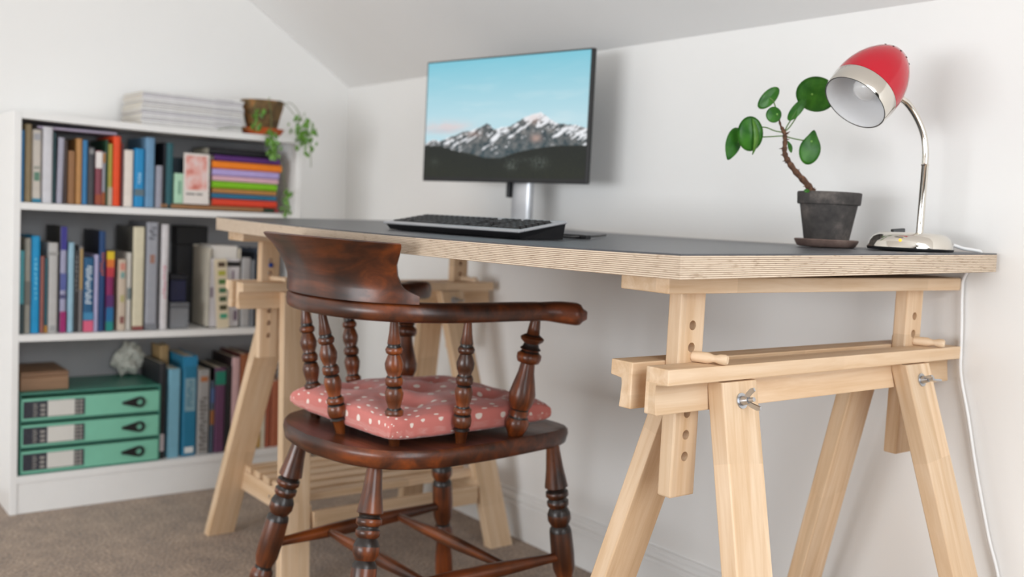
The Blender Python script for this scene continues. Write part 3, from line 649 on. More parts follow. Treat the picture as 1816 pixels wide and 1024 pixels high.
# ------------------------------------------------------------------ trestles
HL = .7126; BARZ = .787
def hole_post():
    me_o = new_obj('post', box_bm(-.277, 0, -.0235, .0235, -.012, .012, .0025, 2), beech)
    cut = bmesh.new()
    for z in (.740, .7105, .681, .622, .5925, .563):
        m = Matrix.Translation((z-.785, 0, 0))
        bmesh.ops.create_cone(cut, cap_ends=True, segments=18, radius1=.0066, radius2=.0066, depth=.06, matrix=m)
    co_ = new_obj('cutter', cut, beech)
    md = me_o.modifiers.new('b', 'BOOLEAN'); md.object = co_; md.operation = 'DIFFERENCE'; md.solver = 'EXACT'
    dg = bpy.context.evaluated_depsgraph_get(); me = bpy.data.meshes.new_from_object(me_o.evaluated_get(dg))
    bpy.data.objects.remove(co_); bpy.data.objects.remove(me_o); return me
post_me = hole_post()
def make_trestle():
    t = thing('trestle', 'beech trestle', 'trestle')
    def board(name, p0, p1, side, w_, th_, bev=.002, mat=beech, par=None):
        L_ = (Vector(p1)-Vector(p0)).length
        o = new_obj(name, box_bm(0, L_, -w_/2, w_/2, -th_/2, th_/2, bev, 2), mat, par or t); o.matrix_local = axis_matrix(p0, p1, side); return o
    board('top_bar', (0, 0, .7755), (0, HL, .7755), (1, 0, 0), .086, .021)
    for y in (.0835, HL-.0835):
        o = bpy.data.objects.new('post', post_me); C.objects.link(o); o.parent = t
        # local X -> world Z, local Y -> world Y, local Z -> -X
        m = Matrix(((0, 0, -1), (0, 1, 0), (1, 0, 0))).to_4x4(); m.translation = (0, y, .7648); o.matrix_local = m
        # peg through the post, resting on the rails
        pg = new_obj('peg', lathe_bm([(-.020, .0066), (.0135, .0066), (.014, .0075), (.036, .0075), (.042, .0052), (.046, .0050), (.052, .0070), (.059, .0070), (.062, .0054)], 18), beech_z, t)
        smooth_by_angle(pg, 40); pg.matrix_local = Matrix.Translation((-.002, y-.0, .6782)) @ Matrix.Rotation(.38, 4, 'Z') @ Matrix.Rotation(PI/2, 4, 'Y')
    for s in (-1, 1):
        prof = [(.0125, .6705), (.052, .6705), (.052, .6495), (.030, .6495), (.0285, .640), (.0345, .609), (.0125, .609)]
        bm = bmesh.new(); A = [bm.verts.new((0, -s*(x-.03), z-.64)) for x, z in prof]; B = [bm.verts.new((HL, -s*(x-.03), z-.64)) for x, z in prof]
        n = len(prof); bm.faces.new(A); bm.faces.new(B[::-1])
        for i in range(n): bm.faces.new((A[i], A[(i+1) % n], B[(i+1) % n], B[i]))
        bmesh.ops.bevel(bm, geom=bm.edges[:], offset=.0015, segments=2, profile=.5, affect='EDGES')
        o = new_obj('rail', bm, beech, t)
        m = Matrix(((0, -1, 0), (1, 0, 0), (0, 0, 1))).to_4x4(); m.translation = (s*.03, 0, .64); o.matrix_local = m
        for e in (0, 1):
            yt, yb = (.1365, .068) if e == 0 else (HL-.1365, HL-.068)
            p0 = Vector((s*.0400, yt, .6485)); p1 = Vector((s*.2180, yb, .0)); x_ = (p1-p0).normalized()
            bm = box_bm(-.03, (p1-p0).length+.03, -.035, .035, -.0135, .0135, .002, 2)
            mw = axis_matrix(p0, p1, (0, 1, 0))
            # cut flat to the floor and flat under the rail flange
            for pz, nz in ((.0, -1), (.648, 1)):
                inv = mw.inverted(); pco = inv @ Vector((p0.x, p0.y, pz)); nrm = (inv.to_3x3() @ Vector((0, 0, nz))).normalized()
                if nz == -1: pco = inv @ Vector((p1.x, p1.y, .0))
                g = bm.verts[:]+bm.edges[:]+bm.faces[:]
                r = bmesh.ops.bisect_plane(bm, geom=g, plane_co=pco, plane_no=nrm, clear_outer=True)
                es = [q for q in r['geom_cut'] if isinstance(q, bmesh.types.BMEdge)]
                if es: bmesh.ops.contextual_create(bm, geom=es)
            lg = new_obj('leg', bm, beech, t); lg.matrix_local = mw
            # washer and wing nut on the outer face
            d = mw.to_3x3() @ Vector((0, 0, 1)); sg = 1 if d.x*s > 0 else -1
            zb = sg*.0135
            wbm = bmesh.new()
            bmesh.ops.create_cone(wbm, cap_ends=True, segments=24, radius1=.0105, radius2=.0105, depth=.0016, matrix=Matrix.Translation((.03, 0, zb+sg*.0009)))
            wa = new_obj('washer', wbm, steel, lg)
            nb = bmesh.new()
            bmesh.ops.create_cone(nb, cap_ends=True, segments=18, radius1=.0068 if sg > 0 else .0048, radius2=.0048 if sg > 0 else .0068, depth=.011, matrix=Matrix.Translation((.03, 0, zb+sg*.0068)))
            bmesh.ops.create_cone(nb, cap_ends=True, segments=14, radius1=.003, radius2=.003, depth=.010, matrix=Matrix.Translation((.03, 0, zb+sg*.016)))
            ang = 1.15 if e else .35
            for q in (-1, 1):
                ca, sa = math.cos(ang), math.sin(ang)
                pts = [(.004, .006), (.010, .012), (.015, .020), (.0155, .026), (.011, .027), (.006, .018), (.002, .012)]
                for tt in (-.0013, .0013): pass
                va = []
                for tt in (-.0013, .0013):
                    va.append([nb.verts.new((.03+q*(r_*ca)-tt*sa, q*(r_*sa)+tt*ca, zb+sg*h_)) for r_, h_ in pts])
                k = len(pts); nb.faces.new(va[0]); nb.faces.new(va[1][::-1])
                for i in range(k): nb.faces.new((va[0][i], va[0][(i+1) % k], va[1][(i+1) % k], va[1][i]))
            smooth_by_angle(new_obj('wing_nut', nb, steel, lg), 40)
    # low shelf: two cross boards between the legs and slats on them
    for e, y in ((0, .115), (1, HL-.115)):
        o = board('cross_board', (-.185, y, .147), (.185, y, .147), (0, 1, 0), .02, .05)
        sc_ = bmesh.new(); yy = (-.0105 if e == 0 else .0105)
        bmesh.ops.create_cone(sc_, cap_ends=True, segments=12, radius1=.004, radius2=.004, depth=.002, matrix=Matrix.Translation((.185, yy, 0)) @ Matrix.Rotation(PI/2, 4, 'X'))
        new_obj('screw', sc_, steel, o)
    for k in range(6):
        x = -.14+.056*k
        board('slat', (x, .106, .1805), (x, HL-.106, .1805), (1, 0, 0), .036, .016)
    board('lower_rail', (.187, .125, .135), (.187, HL-.125, .135), (0, 0, 1), .045, .016)
    return t
tr = make_trestle(); tr.location = (2.185, -.7096, 0)
tr['label'] = 'beech trestle under the right end of the desk, below the lamp'; tr['group'] = 'beech trestles under the desk'
tl = copy_tree(tr); tl.location = (.882, -.7255, 0)
tl['label'] = 'beech trestle under the left end of the desk, beside the bookcase'
bpy.context.view_layer.update()
blue = plain('blue_plastic_plug', srgb(40, 70, 150), .5)
o = new_obj('hole_plug', lathe_bm([(-.003, .0055), (.0025, .0055), (.003, .004)], 14), blue, tl); o.matrix_local = Matrix.Translation((.012, .0835, .7092)) @ Matrix.Rotation(PI/2, 4, 'Y')
o['label'] = 'small blue plug in a post hole'

# ------------------------------------------------------------------ desk top (sags a little; back edge is slightly higher)
DX0, DX1, DY0, DY1, DT = .838, 2.2864, -.7553, -.0005, .0305
TILT = math.atan2(.013, .755); DZ = .8181
dk = thing('desk', 'birch plywood desk top with charcoal linoleum surface on two trestles', 'desk', (DX0, DY0, DZ)); dk.rotation_euler = (TILT, 0, 0)
LEN, DEP = DX1-DX0, DY1-DY0
def sagged(z0, z1, inset, N=24):
    bm = bmesh.new(); rows = []
    uv = bm.loops.layers.uv.new('UVMap')
    for i in range(N+1):
        u = i/N; x = inset+(LEN-2*inset)*u; dz = -.0065*(1-(2*u-1)**2)
        rows.append([bm.verts.new((x, y, z+dz)) for y, z in ((inset, z0), (DEP-inset, z0), (DEP-inset, z1), (inset, z1))])
    fs = []
    for i in range(N):
        for k in range(4): fs.append(bm.faces.new((rows[i][k], rows[i][(k+1) % 4], rows[i+1][(k+1) % 4], rows[i+1][k])))
    fs.append(bm.faces.new(rows[0])); fs.append(bm.faces.new(rows[-1][::-1]))
    top = {v for r in rows for v in r[2:]}
    for f_ in fs:
        for l in f_.loops: l[uv].uv = (l.vert.co.x+l.vert.co.y, 1. if l.vert in top else 0.)
    return bm
new_obj('plywood_board', sagged(-DT, -.0022, 0), ply, dk)
new_obj('linoleum_surface', sagged(-.0022, 0, .0004), lino, dk)
def desk_z(x, y):
    u = (x-DX0)/LEN; return DZ+math.tan(TILT)*(y-DY0)-.0065*(1-(2*u-1)**2)

# ------------------------------------------------------------------ monitor
mon_ang = math.atan2(.11, .525); MW, MH = .533, .308
mx_, my_ = 1.128, -.155
mo = thing('monitor', 'slim black-framed monitor showing a snowy mountain, on a silver stand', 'monitor', (mx_, my_, desk_z(mx_, my_)+.0008), mon_ang)
zb = .934-mo.location.z
new_obj('housing', box_bm(-MW/2, MW/2, -.004, .009, zb, zb+MH, .002, 2), black_pl, mo)
# the picture: a colour grid on the flat panel
CL = lambda *c: srgb(*c)
sky_pts = [(255,525),(300,505),(330,518),(370,500),(430,485),(460,468),(500,465),(530,452),(545,450),(560,438),(575,430),(595,440),(610,460),(632,456),(650,448),(690,447),(740,415),(770,398),(800,385),(830,378),(850,390),(870,410),(905,435),(950,440),(985,443),(1030,460)]
for_pts = [(250,535),(340,540),(420,565),(500,580),(560,600),(640,603),(720,575),(820,555),(900,545),(1020,545)]
def touv(x, y):
    xl = 275-(y-133)*.054; xr = 1058-(y-75)*.063; u = (x-xl)/(xr-xl); tp_ = 133-58*u; bt = 690+23*u
    return u, (y-tp_)/(bt-tp_)
SK = sorted(touv(*p) for p in sky_pts); FO = sorted(touv(*p) for p in for_pts)
def interp(T, u):
    if u <= T[0][0]: return T[0][1]
    for i in range(len(T)-1):
        if u <= T[i+1][0]:
            a, b = T[i], T[i+1]; return a[1]+(b[1]-a[1])*(u-a[0])/max(1e-6, b[0]-a[0])
    return T[-1][1]
def lerp(a, b, t): t = max(0, min(1, t)); return tuple(x+(y-x)*t for x, y in zip(a, b))
def N3(x, y, s=0.): return noise.noise(Vector((x, y, s)))
def fbm(x, y, s=0., o=4):
    r = 0; a = .5
    for _ in range(o): r += a*N3(x, y, s); x *= 2.1; y *= 2.1; a *= .55
    return r
def picture(u, v):
    sk = interp(SK, u)+.006*N3(u*60, 1.3)+.003*N3(u*160, 5.)
    fo = interp(FO, u)+.004*N3(u*120, 7.)+.003*N3(u*330, 9.)
    if v < sk:
        c = lerp(CL(126, 198, 216), CL(186, 220, 230), v/.52)
        c = lerp(c, CL(206, 228, 234), max(0, fbm(u*3, v*11, 2.)*1.1)*min(1, v*2))
        g = math.exp(-((u-.14)/.15)**2-((v-.565)/.05)**2)*(.9+1.3*fbm(u*9, v*22, 4.))
        c = lerp(c, CL(216, 208, 210), g*1.1)
        return lerp(c, CL(196, 200, 208), math.exp(-((u-.1)/.14)**2-((v-.6)/.018)**2)*.6)
    if v < fo:
        d = v-sk; slope = u*22+v*13
        r = fbm(u*26+v*9, v*15-u*6, 1., 5); r2_ = fbm(u*60-v*26, v*30, 3., 4)
        rock = lerp(CL(48, 56, 60), CL(142, 136, 132), .42+1.5*r+.7*r2_)
        rock = lerp(rock, CL(64, 88, 96), max(0, d*2.4)*.5+.2)
        ridge = fbm(u*34+v*34, v*8-u*8, 6., 4)
        snow = .40-d*2.9+1.7*ridge+.6*fbm(u*14, v*14, 8.)+.35*r2_
        snow += .38*math.exp(-((u-.75)/.09)**2)*max(0, 1-d*6) + .5*math.exp(-((u-.42-(.72-v)*.9)/.018)**2)*(1 if v > .64 else 0) + .22*math.exp(-((u-.17)/.06)**2) + .15*(1 if u > .86 else 0)
        snow -= .35*math.exp(-((u-.40)/.05)**2)*max(0, 1-d*9)
        c = lerp(rock, CL(236, 238, 242), (snow-.36)*7)
        warm = math.exp(-((u-.715)/.03)**2-((v-.675)/.03)**2)*.55+math.exp(-((u-.33)/.04)**2-((v-.63)/.025)**2)*.3+math.exp(-((u-.70)/.04)**2-((v-.52)/.04)**2)*.35
        return lerp(c, CL(214, 178, 164), warm)
    d = v-fo
    c = lerp(CL(38, 41, 38), CL(52, 54, 40), d*3+.5*fbm(u*22, v*40, 12.))
    c = lerp(c, CL(34, 38, 34), .5+1.4*fbm(u*70, v*120, 13., 3))
    for (uu, vv, ru, rv, k) in ((.575, .9, .03, .03, .8), (.74, .87, .045, .045, .55), (.07, .87, .03, .03, .3), (.34, .80, .05, .012, .3), (.62, .85, .1, .02, .2)):
        e = math.exp(-((u-uu)/ru)**2-((v-vv)/rv)**2); c = lerp(c, CL(150, 160, 152), e*k*max(0, .1+2.4*fbm(u*110, v*90, 15., 3)))
    return c
GX, GY = 340, 196; SWX0, SWX1, SZ0, SZ1 = -MW/2+.005, MW/2-.006, zb+.011, zb+MH-.004
verts = []; cols_ = []
for j in range(GY+1):
    for i in range(GX+1):
        u, v_ = i/GX, j/GY
        verts.append((SWX0+(SWX1-SWX0)*u, -.0046, SZ1+(SZ0-SZ1)*v_)); cols_.append(picture(u, v_))
faces = [(j*(GX+1)+i, (j+1)*(GX+1)+i, (j+1)*(GX+1)+i+1, j*(GX+1)+i+1) for j in range(GY) for i in range(GX)]
me = bpy.data.meshes.new('screen'); me.from_pydata(verts, [], faces)
at = me.color_attributes.new('picture', 'FLOAT_COLOR', 'POINT')
at.data.foreach_set('color', [x for c in cols_ for x in (*c, 1.)])
m, nt, b = nm('lit_screen'); ca = node(nt, 'ShaderNodeAttribute', attribute_name='picture')
b.inputs['Base Color'].default_value = (.01, .01, .01, 1); b.inputs['Roughness'].default_value = .4; b.inputs['Specular IOR Level'].default_value = .12
nt.links.new(ca.outputs['Color'], b.inputs['Emission Color']); b.inputs['Emission Strength'].default_value = 1/2**SC.view_settings.exposure
me.materials.append(m); so = bpy.data.objects.new('screen', me); C.objects.link(so); so.parent = mo
# stand: column, bracket, foot
o = new_obj('stand_column', box_bm(-.005, .055, .05, .072, .006, zb+.13, .007, 3), alu, mo); smooth_by_angle(o, 50)
new_obj('bracket', box_bm(-.005, .05, .0085, .05, zb+.09, zb+.15, .003, 2), black_pl, mo)
new_obj('cable_clip', box_bm(-.014, -.006, .04, .06, zb-.035, zb+.03, .002, 1), black_pl, mo)
new_obj('stand_foot', box_bm(-.09, .12, -.10, .085, 0, .006, .002, 2), alu, mo)

# ------------------------------------------------------------------ keyboard
KX0, KX1, KD = 1.378, 1.812, .096
ky = -.618
kb = thing('keyboard', 'black keyboard with silver rim on the desk in front of the monitor', 'keyboard', (KX0, ky, desk_z(1.5, ky)+.0014))
kb.rotation_euler = (math.radians(1.0), 0, math.radians(-.5))
KW = KX1-KX0
kb_body = prism_bm([(0, 0), (.004, -.002), (KW-.004, -.002), (KW, 0), (KW, KD), (0, KD)], 0, .0105)
for v in kb_body.verts:
    if v.co.z > .009: v.co.z += .016*(v.co.y/KD)
    else: v.co.x = .006+(v.co.x)*(KW-.012)/KW; v.co.y = max(.006, v.co.y)
new_obj('case', kb_body, black_pl, kb)
rim = bmesh.new()
for (xa, xb, ya, yb) in ((-.003, KW+.003, -.005, .007), (-.003, .008, .007, KD+.002), (KW-.008, KW+.003, .007, KD+.002), (.008, KW-.008, KD-.008, KD+.002)):
    box_bm(xa, xb, ya, yb, .0108, .0155, .0015, 1, bm=rim)
for v in rim.verts: v.co.z += .016*(v.co.y/KD)
new_obj('rim', rim, silver_pl, kb)
kbm = bmesh.new(); box_bm(0, .0155, 0, .0155, 0, .0075, bm=kbm)
for v in kbm.verts:
    if v.co.z > .005:
        v.co.x = .0022+v.co.x*.72; v.co.y = .0022+v.co.y*.72
key_me = bpy.data.meshes.new('key'); bmesh.ops.recalc_face_normals(kbm, faces=kbm.faces[:]); kbm.to_mesh(key_me); kbm.free(); key_me.materials.append(key_pl)
def key(x, y, sx=1.):
    o = bpy.data.objects.new('key', key_me); C.objects.link(o); o.parent = kb
    o.location = (x*.945, y, .0110+.016*(y/KD)); o.scale = (sx*.945, .69, .85); o.rotation_euler = (.14, 0, 0)
for r in range(6):
    y = .009+r*.0130+(.0025 if r == 5 else 0)
    if r == 0:
        xs = [(.012, 1.3), (.033, 1.3), (.054, 1.3), (.076, 6.8), (.184, 1.3), (.206, 1.3), (.228, 1.3), (.25, 1.3)]
        for x, s in xs: key(x, y, s)
    else:
        off = [0, .012, .007, .003, 0, 0][r]
        key(.012, y, 1+off/.0155*1.)
        for k in range(1, 14): key(.012+off+k*.0188, y)
    for k in range(3):
        if r in (1,) and k != 1: continue
        if r == 2: continue
        key(.293+k*.0188, y)
    for k in range(4): key(.36+k*.0188, y)
o = new_obj('cable', tube_bm(spline([(KW-.04, KD-.01, .008), (KW-.03, KD+.02, .0045), (KW-.04, KD+.06, .0035), (KW-.1, KD+.16, .0035), (KW-.16, KD+.24, .0035)], 8), .0022, 8), black_pl, kb, True)
# small black item beside the keyboard's far corner
t = thing('usb_stick', 'small black stick lying right of the keyboard', 'usb stick', (1.745, -.45, desk_z(1.745, -.45)+.0008), .2)
new_obj('stick_body', box_bm(-.025, .022, -.009, .009, 0, .008, .002, 2), black_pl, t); new_obj('stick_cap', box_bm(.0225, .036, -.008, .008, .0005, .0075, .0015, 2), key_pl, t)

# ------------------------------------------------------------------ potted plant on the desk
RZ_ = math.atan2(.7888, .6146)
px_p, py_p = 2.052, -.133
pl = thing('potted_plant', 'small round-leaved plant in a dark clay pot beside the red lamp', 'plant', (px_p, py_p, desk_z(px_p, py_p)+.0008), RZ_); pl.scale = (.94, .94, .94)
dpot = pot_mat('dark_clay', srgb(44, 42, 41), srgb(68, 64, 62), srgb(108, 100, 95), 20)
saucer_m = pot_mat('brown_clay', srgb(92, 74, 68), srgb(112, 92, 84), srgb(130, 112, 104), 26)
o = new_obj('saucer', lathe_bm([(0, .047), (.002, .052), (.010, .0565), (.013, .0575), (.0145, .056), (.0135, .053), (.008, .05), (.006, .01)], 32), saucer_m, pl); smooth_by_angle(o, 50)
o = new_obj('pot', lathe_bm([(.0065, .0385), (.009, .0395), (.078, .0515), (.0785, .0555), (.081, .0565), (.099, .0575), (.101, .0565), (.101, .0515), (.088, .05), (.06, .046)], 36), dpot, pl); smooth_by_angle(o, 40)
new_obj('soil', lathe_bm([(.08, .048), (.090, .04), (.093, .01)], 20), soil, pl, True)
K = .000252
def L2(cx, cy, depth=0.):
    """crop units -> the plant's own metres"""
    px = 1280+cx/4.267; pyy = 120+cy/4.267; dx, upv = (px-1469)*.001025, (440-pyy)*.001025
    return Vector((dx-upv*.0497, -depth, upv+dx*.0497))
stem_pts = [L2(700, 950), L2(650, 880), L2(565, 790), L2(503, 705), L2(476, 640), L2(478, 560), L2(470, 490), L2(443, 440), L2(428, 385)]
bark = pot_mat('rough_brown_stem', srgb(58, 38, 28), srgb(92, 62, 44), srgb(126, 90, 66), 160)
sp_ = spline(stem_pts, 5); rad = [.0064-.0034*i/(len(sp_)-1)+.0009*math.sin(i*2.1) for i in range(len(sp_))]
for i in range(len(sp_)-7, len(sp_)): rad[i] *= .6
new_obj('stem', tube_bm(sp_, rad, 9), bark, pl, True)
nb_ = bmesh.new(); rnd = random.Random(4)
for i in range(26):
    q = sp_[rnd.randrange(2, len(sp_)-8)]; a = rnd.uniform(0, 2*PI)
    p2_ = q+Vector((math.cos(a)*.0095, math.sin(a)*.0095, rnd.uniform(-.003, .006)))
    tube_bm([q, q.lerp(p2_, .6), p2_], [.0017, .0012, .0005], 5, bm=nb_)
new_obj('stem_stubs', nb_, bark, pl, True)
pet = plain('green_petiole', srgb(92, 122, 60), .5)
def leaf(cx, cy, rx, ry, rot, yaw, tip=0., depth=0., cup=.15, mat=leaf_m, fold=0., pitch=0.):
    """round leaf: rx, ry half sizes in crop units, rot = in-plane turn"""
    rx *= K; ry *= K; bm = bmesh.new(); NR, NA = 5, 28; rings = []; uvl = None
    ctr = bm.verts.new((0, 0, 0))
    for i in range(1, NR+1):
        f_ = i/NR; ring = []
        for k in range(NA):
            a = 2*PI*k/NA; s = 1+.0*a
            x = rx*f_*math.sin(a); z = ry*f_*math.cos(a)
            if tip: 
                tt = max(0, math.cos(a)); z += tip*ry*f_*tt**9
                x *= 1-.22*tt**2*min(1, tip*3)
            y = cup*(x*x/rx+z*z/ry)*.6 + fold*max(0, x)*.9 + .0006*math.sin(3*a)*f_
            if fold and x > rx*.35: x = rx*.35+(x-rx*.35)*.35
            ring.append(bm.verts.new((x, y, z)))
        rings.append(ring)
    for k in range(NA): bm.faces.new((ctr, rings[0][(k+1) % NA], rings[0][k]))
    for i in range(NR-1):
        for k in range(NA): bm.faces.new((rings[i][k], rings[i][(k+1) % NA], rings[i+1][(k+1) % NA], rings[i+1][k]))
    bmesh.ops.solidify(bm, geom=bm.faces[:], thickness=.0007)
    o = new_obj('leaf', bm, mat, pl, True)
    o.matrix_local = Matrix.Translation(L2(cx, cy, depth)) @ Matrix.Rotation(yaw, 4, 'Z') @ Matrix.Rotation(pitch, 4, 'X') @ Matrix.Rotation(rot, 4, 'Y')
    return o
def petiole(pts, r=.0012): new_obj('petiole', tube_bm(spline(pts, 6), r, 7), pet, pl, True)
def spot(o, x, z):
    bm = bmesh.new(); bmesh.ops.create_uvsphere(bm, u_segments=10, v_segments=6, radius=.0021)
    s = new_obj('leaf_spot', bm, leaf_light, o, True); s.location = (x, -.0006, z); s.scale = (1, .35, 1); return s
o = leaf(712, 200, 156, 128, 0, .12, 0, .0, .05); spot(o, -.009, -.001)
leaf(550, 322, 95, 38, -.95, -.2, 0, .012, .2, leaf_m)
leaf(345, 230, 104, 52, -.82, .15, 0, .004, .12)
o = leaf(378, 360, 62, 58, -.2, .25, 0, .012, .15); spot(o, .006, .0)
leaf(100, 560, 66, 112, PI+.25, .3, .22, -.012, .15, leaf_m)
o = leaf(200, 505, 92, 126, -.08, -.1, 0, .014, .35, leaf_m, 0, .1); spot(o, .006, .008)
leaf(247, 520, 26, 138, -.12, .6, 0, .018, .6, leaf_light)
o = leaf(662, 622, 78, 110, .16, .0, .34, .008, .14); spot(o, -.001, .015)
leaf(520, 602, 20, 44, -.5, .5, .2, .0, .2)
petiole([L2(470, 490), L2(400, 478), L2(330, 452), L2(250, 455, .01)])
petiole([L2(470, 515), L2(360, 522), L2(250, 528, -.006), L2(130, 560, -.012)])
petiole([L2(480, 520), L2(560, 540), L2(620, 552, .004), L2(658, 556, .006)])
petiole([L2(478, 480), L2(510, 450), L2(560, 375), L2(640, 240, -.004), L2(668, 206, -.003)])
petiole([L2(474, 480), L2(492, 440), L2(520, 380, .008), L2(550, 322, .011)])
petiole([L2(428, 385), L2(410, 370, .008), L2(404, 357, .011)])
petiole([L2(436, 420), L2(415, 340), L2(398, 290), L2(378, 250, .002), L2(350, 232, .003)])
leaf(605, 938, 22, 14, 0, .2, 0, .04, .2)

# ------------------------------------------------------------------ desk lamp
lx, ly = 2.19, -.100
la = thing('desk_lamp', 'gooseneck desk lamp with red and chrome shade at the right of the desk', 'lamp', (lx, ly, desk_z(lx, ly)+.0006), RZ_); la.scale = (.9, .9, .9)
o = new_obj('base_ring', lathe_bm([(0, .0725), (.0035, .0748), (.0055, .0748)], 48), black_pl, la); smooth_by_angle(o)
o = new_obj('base', lathe_bm([(.0057, .0738), (.008, .0735), (.016, .0715), (.024, .0675), (.0295, .061), (.0325, .052), (.0338, .036), (.0343, .01)], 56), chrome, la); smooth_by_angle(o, 60)
sw = new_obj('switch', box_bm(-.011, .011, -.0065, .0065, 0, .0065, .001, 1), black_pl, la); sw.location = (-.026, -.006, .0325); sw.rotation_euler = (0, -.12, 0)
m, nt, b = nm('amber_emissive'); b.inputs['Base Color'].default_value = (.8, .35, .02, 1); b.inputs['Emission Color'].default_value = (1, .45, .03, 1); b.inputs['Emission Strength'].default_value = 1.2
bm = bmesh.new(); bmesh.ops.create_uvsphere(bm, u_segments=12, v_segments=8, radius=.0028)
ld = new_obj('amber_bead', bm, m, la, True); ld.location = (-.041, -.0575, .0185)  # small amber bead with mild emission on the base front
o = new_obj('pole', lathe_bm([(.028, .0085), (.031, .0085), (.032, .0066), (.155, .0062), (.158, .0075), (.160, .0055)], 20), chrome, la); smooth_by_angle(o, 40); o.location = (.0175, .004, 0)
gp = spline([(.0175, .004, .155), (.0165, .0045, .185), (.0095, .005, .216), (-.006, .004, .245), (-.026, .000, .267), (-.05, -.008, .280)], 26)
grad = [.0056+.0006*(i % 2) for i in range(len(gp))]
new_obj('gooseneck', tube_bm(gp, grad, 14), chrome, la, True)
ax = Vector((-.614, -.304, -.727)).normalized()
oc = Vector((-.138, -.052, .2560))
q = ax.to_track_quat('-Z', 'Y')
sh_m = Matrix.Translation(oc) @ q.to_matrix().to_4x4() @ Matrix.Scale(1.05, 4)
prof = [(.0285, .0588), (.042, .0588), (.056, .0573), (.072, .0535), (.088, .0472), (.104, .0382), (.117, .0275), (.126, .0155), (.1295, .004)]
prof_in = [(.1245, .004), (.120, .012), (.110, .0225), (.096, .033), (.080, .042), (.062, .049), (.0285, .0545)]
o = new_obj('shade', lathe_bm([(.0287, .0575)]+prof+prof_in+[(.0287, .0545)], 56, cap=False), [red_enamel], la); smooth_by_angle(o, 50); o.matrix_local = sh_m
o = new_obj('chrome_rim', lathe_bm([(0, .0545), (0, .0563), (.003, .0572), (.0275, .0592), (.0282, .0585), (.0282, .056), (.003, .0548), (0, .0545)], 56, cap=False), chrome, la); smooth_by_angle(o, 50); o.matrix_local = sh_m
o = new_obj('shade_lining', lathe_bm([(.0005, .0543), (.03, .0540), (.062, .0485), (.080, .0415), (.096, .0325), (.110, .022), (.119, .0115), (.1235, .003)], 48, cap=False), shade_in, la); smooth_by_angle(o, 60); o.matrix_local = sh_m
o = new_obj('bulb', lathe_bm([(.018, .001), (.0185, .008), (.022, .016), (.029, .0215), (.038, .0225), (.048, .0205), (.060, .0165), (.074, .0135), (.075, .0135), (.112, .0135)], 28), bulb_m, la); smooth_by_angle(o, 60); o.matrix_local = sh_m
vh = bmesh.new()
for k in range(14):
    a = 2*PI*k/14; zc, rc = .1110, .0330
    mt_ = Matrix.Rotation(a, 4, 'Z') @ Matrix.Translation((rc, 0, zc)) @ Matrix.Rotation(.83, 4, 'Y')
    bmesh.ops.create_cone(vh, cap_ends=True, segments=10, radius1=.0017, radius2=.0017, depth=.0012, matrix=mt_)
o = new_obj('vent_hole', vh, black_pl, la); o.matrix_local = sh_m
# white cord: off the back of the base, over the desk edge, down the wall (lamp's own frame)
def to_lamp(x, y, z):
    d = Vector((x-lx, y-ly, 0)); c_, s_ = math.cos(-RZ_), math.sin(-RZ_)
    return Vector((d.x*c_-d.y*s_, d.x*s_+d.y*c_, z-la.location.z))/.9
cord = [(2.235, -.046, .841), (2.243, -.026, .836), (2.25, -.006, .834), (2.256, .0055, .828), (2.232, .0055, .79), (2.230, .0045, .761), (2.234, .0045, .704), (2.2365, .0045, .66), (2.240, .0045, .62), (2.258, .0045, .554), (2.278, .0045, .472), (2.308, .0045, .365), (2.335, .0045, .28), (2.36, -.006, .12), (2.37, -.012, .03), (2.40, -.02, .006), (2.6, -.03, .006)]
cwhite = plain('white_cord', (.82, .82, .82), .45, var=.01)
new_obj('cord', tube_bm(spline([to_lamp(*p) for p in cord], 8), .0032, 10), cwhite, la, True)

# ------------------------------------------------------------------ chair
ch = thing('armchair', 'dark stained wooden bow-back armchair with turned spindles at the desk', 'chair', (1.504, -.614, 0), math.radians(3))
SZ = .453
half = [(0, .25), (.09, .252), (.15, .25), (.178, .238), (.193, .205), (.204, .13), (.211, .05), (.213, -.03), (.21, -.09), (.195, -.14), (.165, -.183), (.10, -.219), (0, -.234)]
hs = [p.to_2d() if hasattr(p, 'to_2d') else p for p in spline([(x, y, 0) for x, y in half], 4)]
outline = [(p[0], p[1]) for p in hs]+[(-p[0], p[1]) for p in reversed(hs[1:-1])]
bm = bmesh.new(); lay = []
for (z, s) in ((SZ-.033, .965), (SZ-.029, .985), (SZ-.012, 1.0), (SZ-.004, .995), (SZ, .98), (SZ-.001, .9), (SZ-.006, .6), (SZ-.009, .3)):
    lay.append([bm.verts.new((x*s, y*s, z)) for x, y in outline])
n = len(outline)
for i in range(len(lay)-1):
    for k in range(n): bm.faces.new((lay[i][k], lay[i][(k+1) % n], lay[i+1][(k+1) % n], lay[i+1][k]))
bm.faces.new(lay[0][::-1]); bm.faces.new(lay[-1])
smooth_by_angle(new_obj('seat', bm, dark_x, ch), 50)
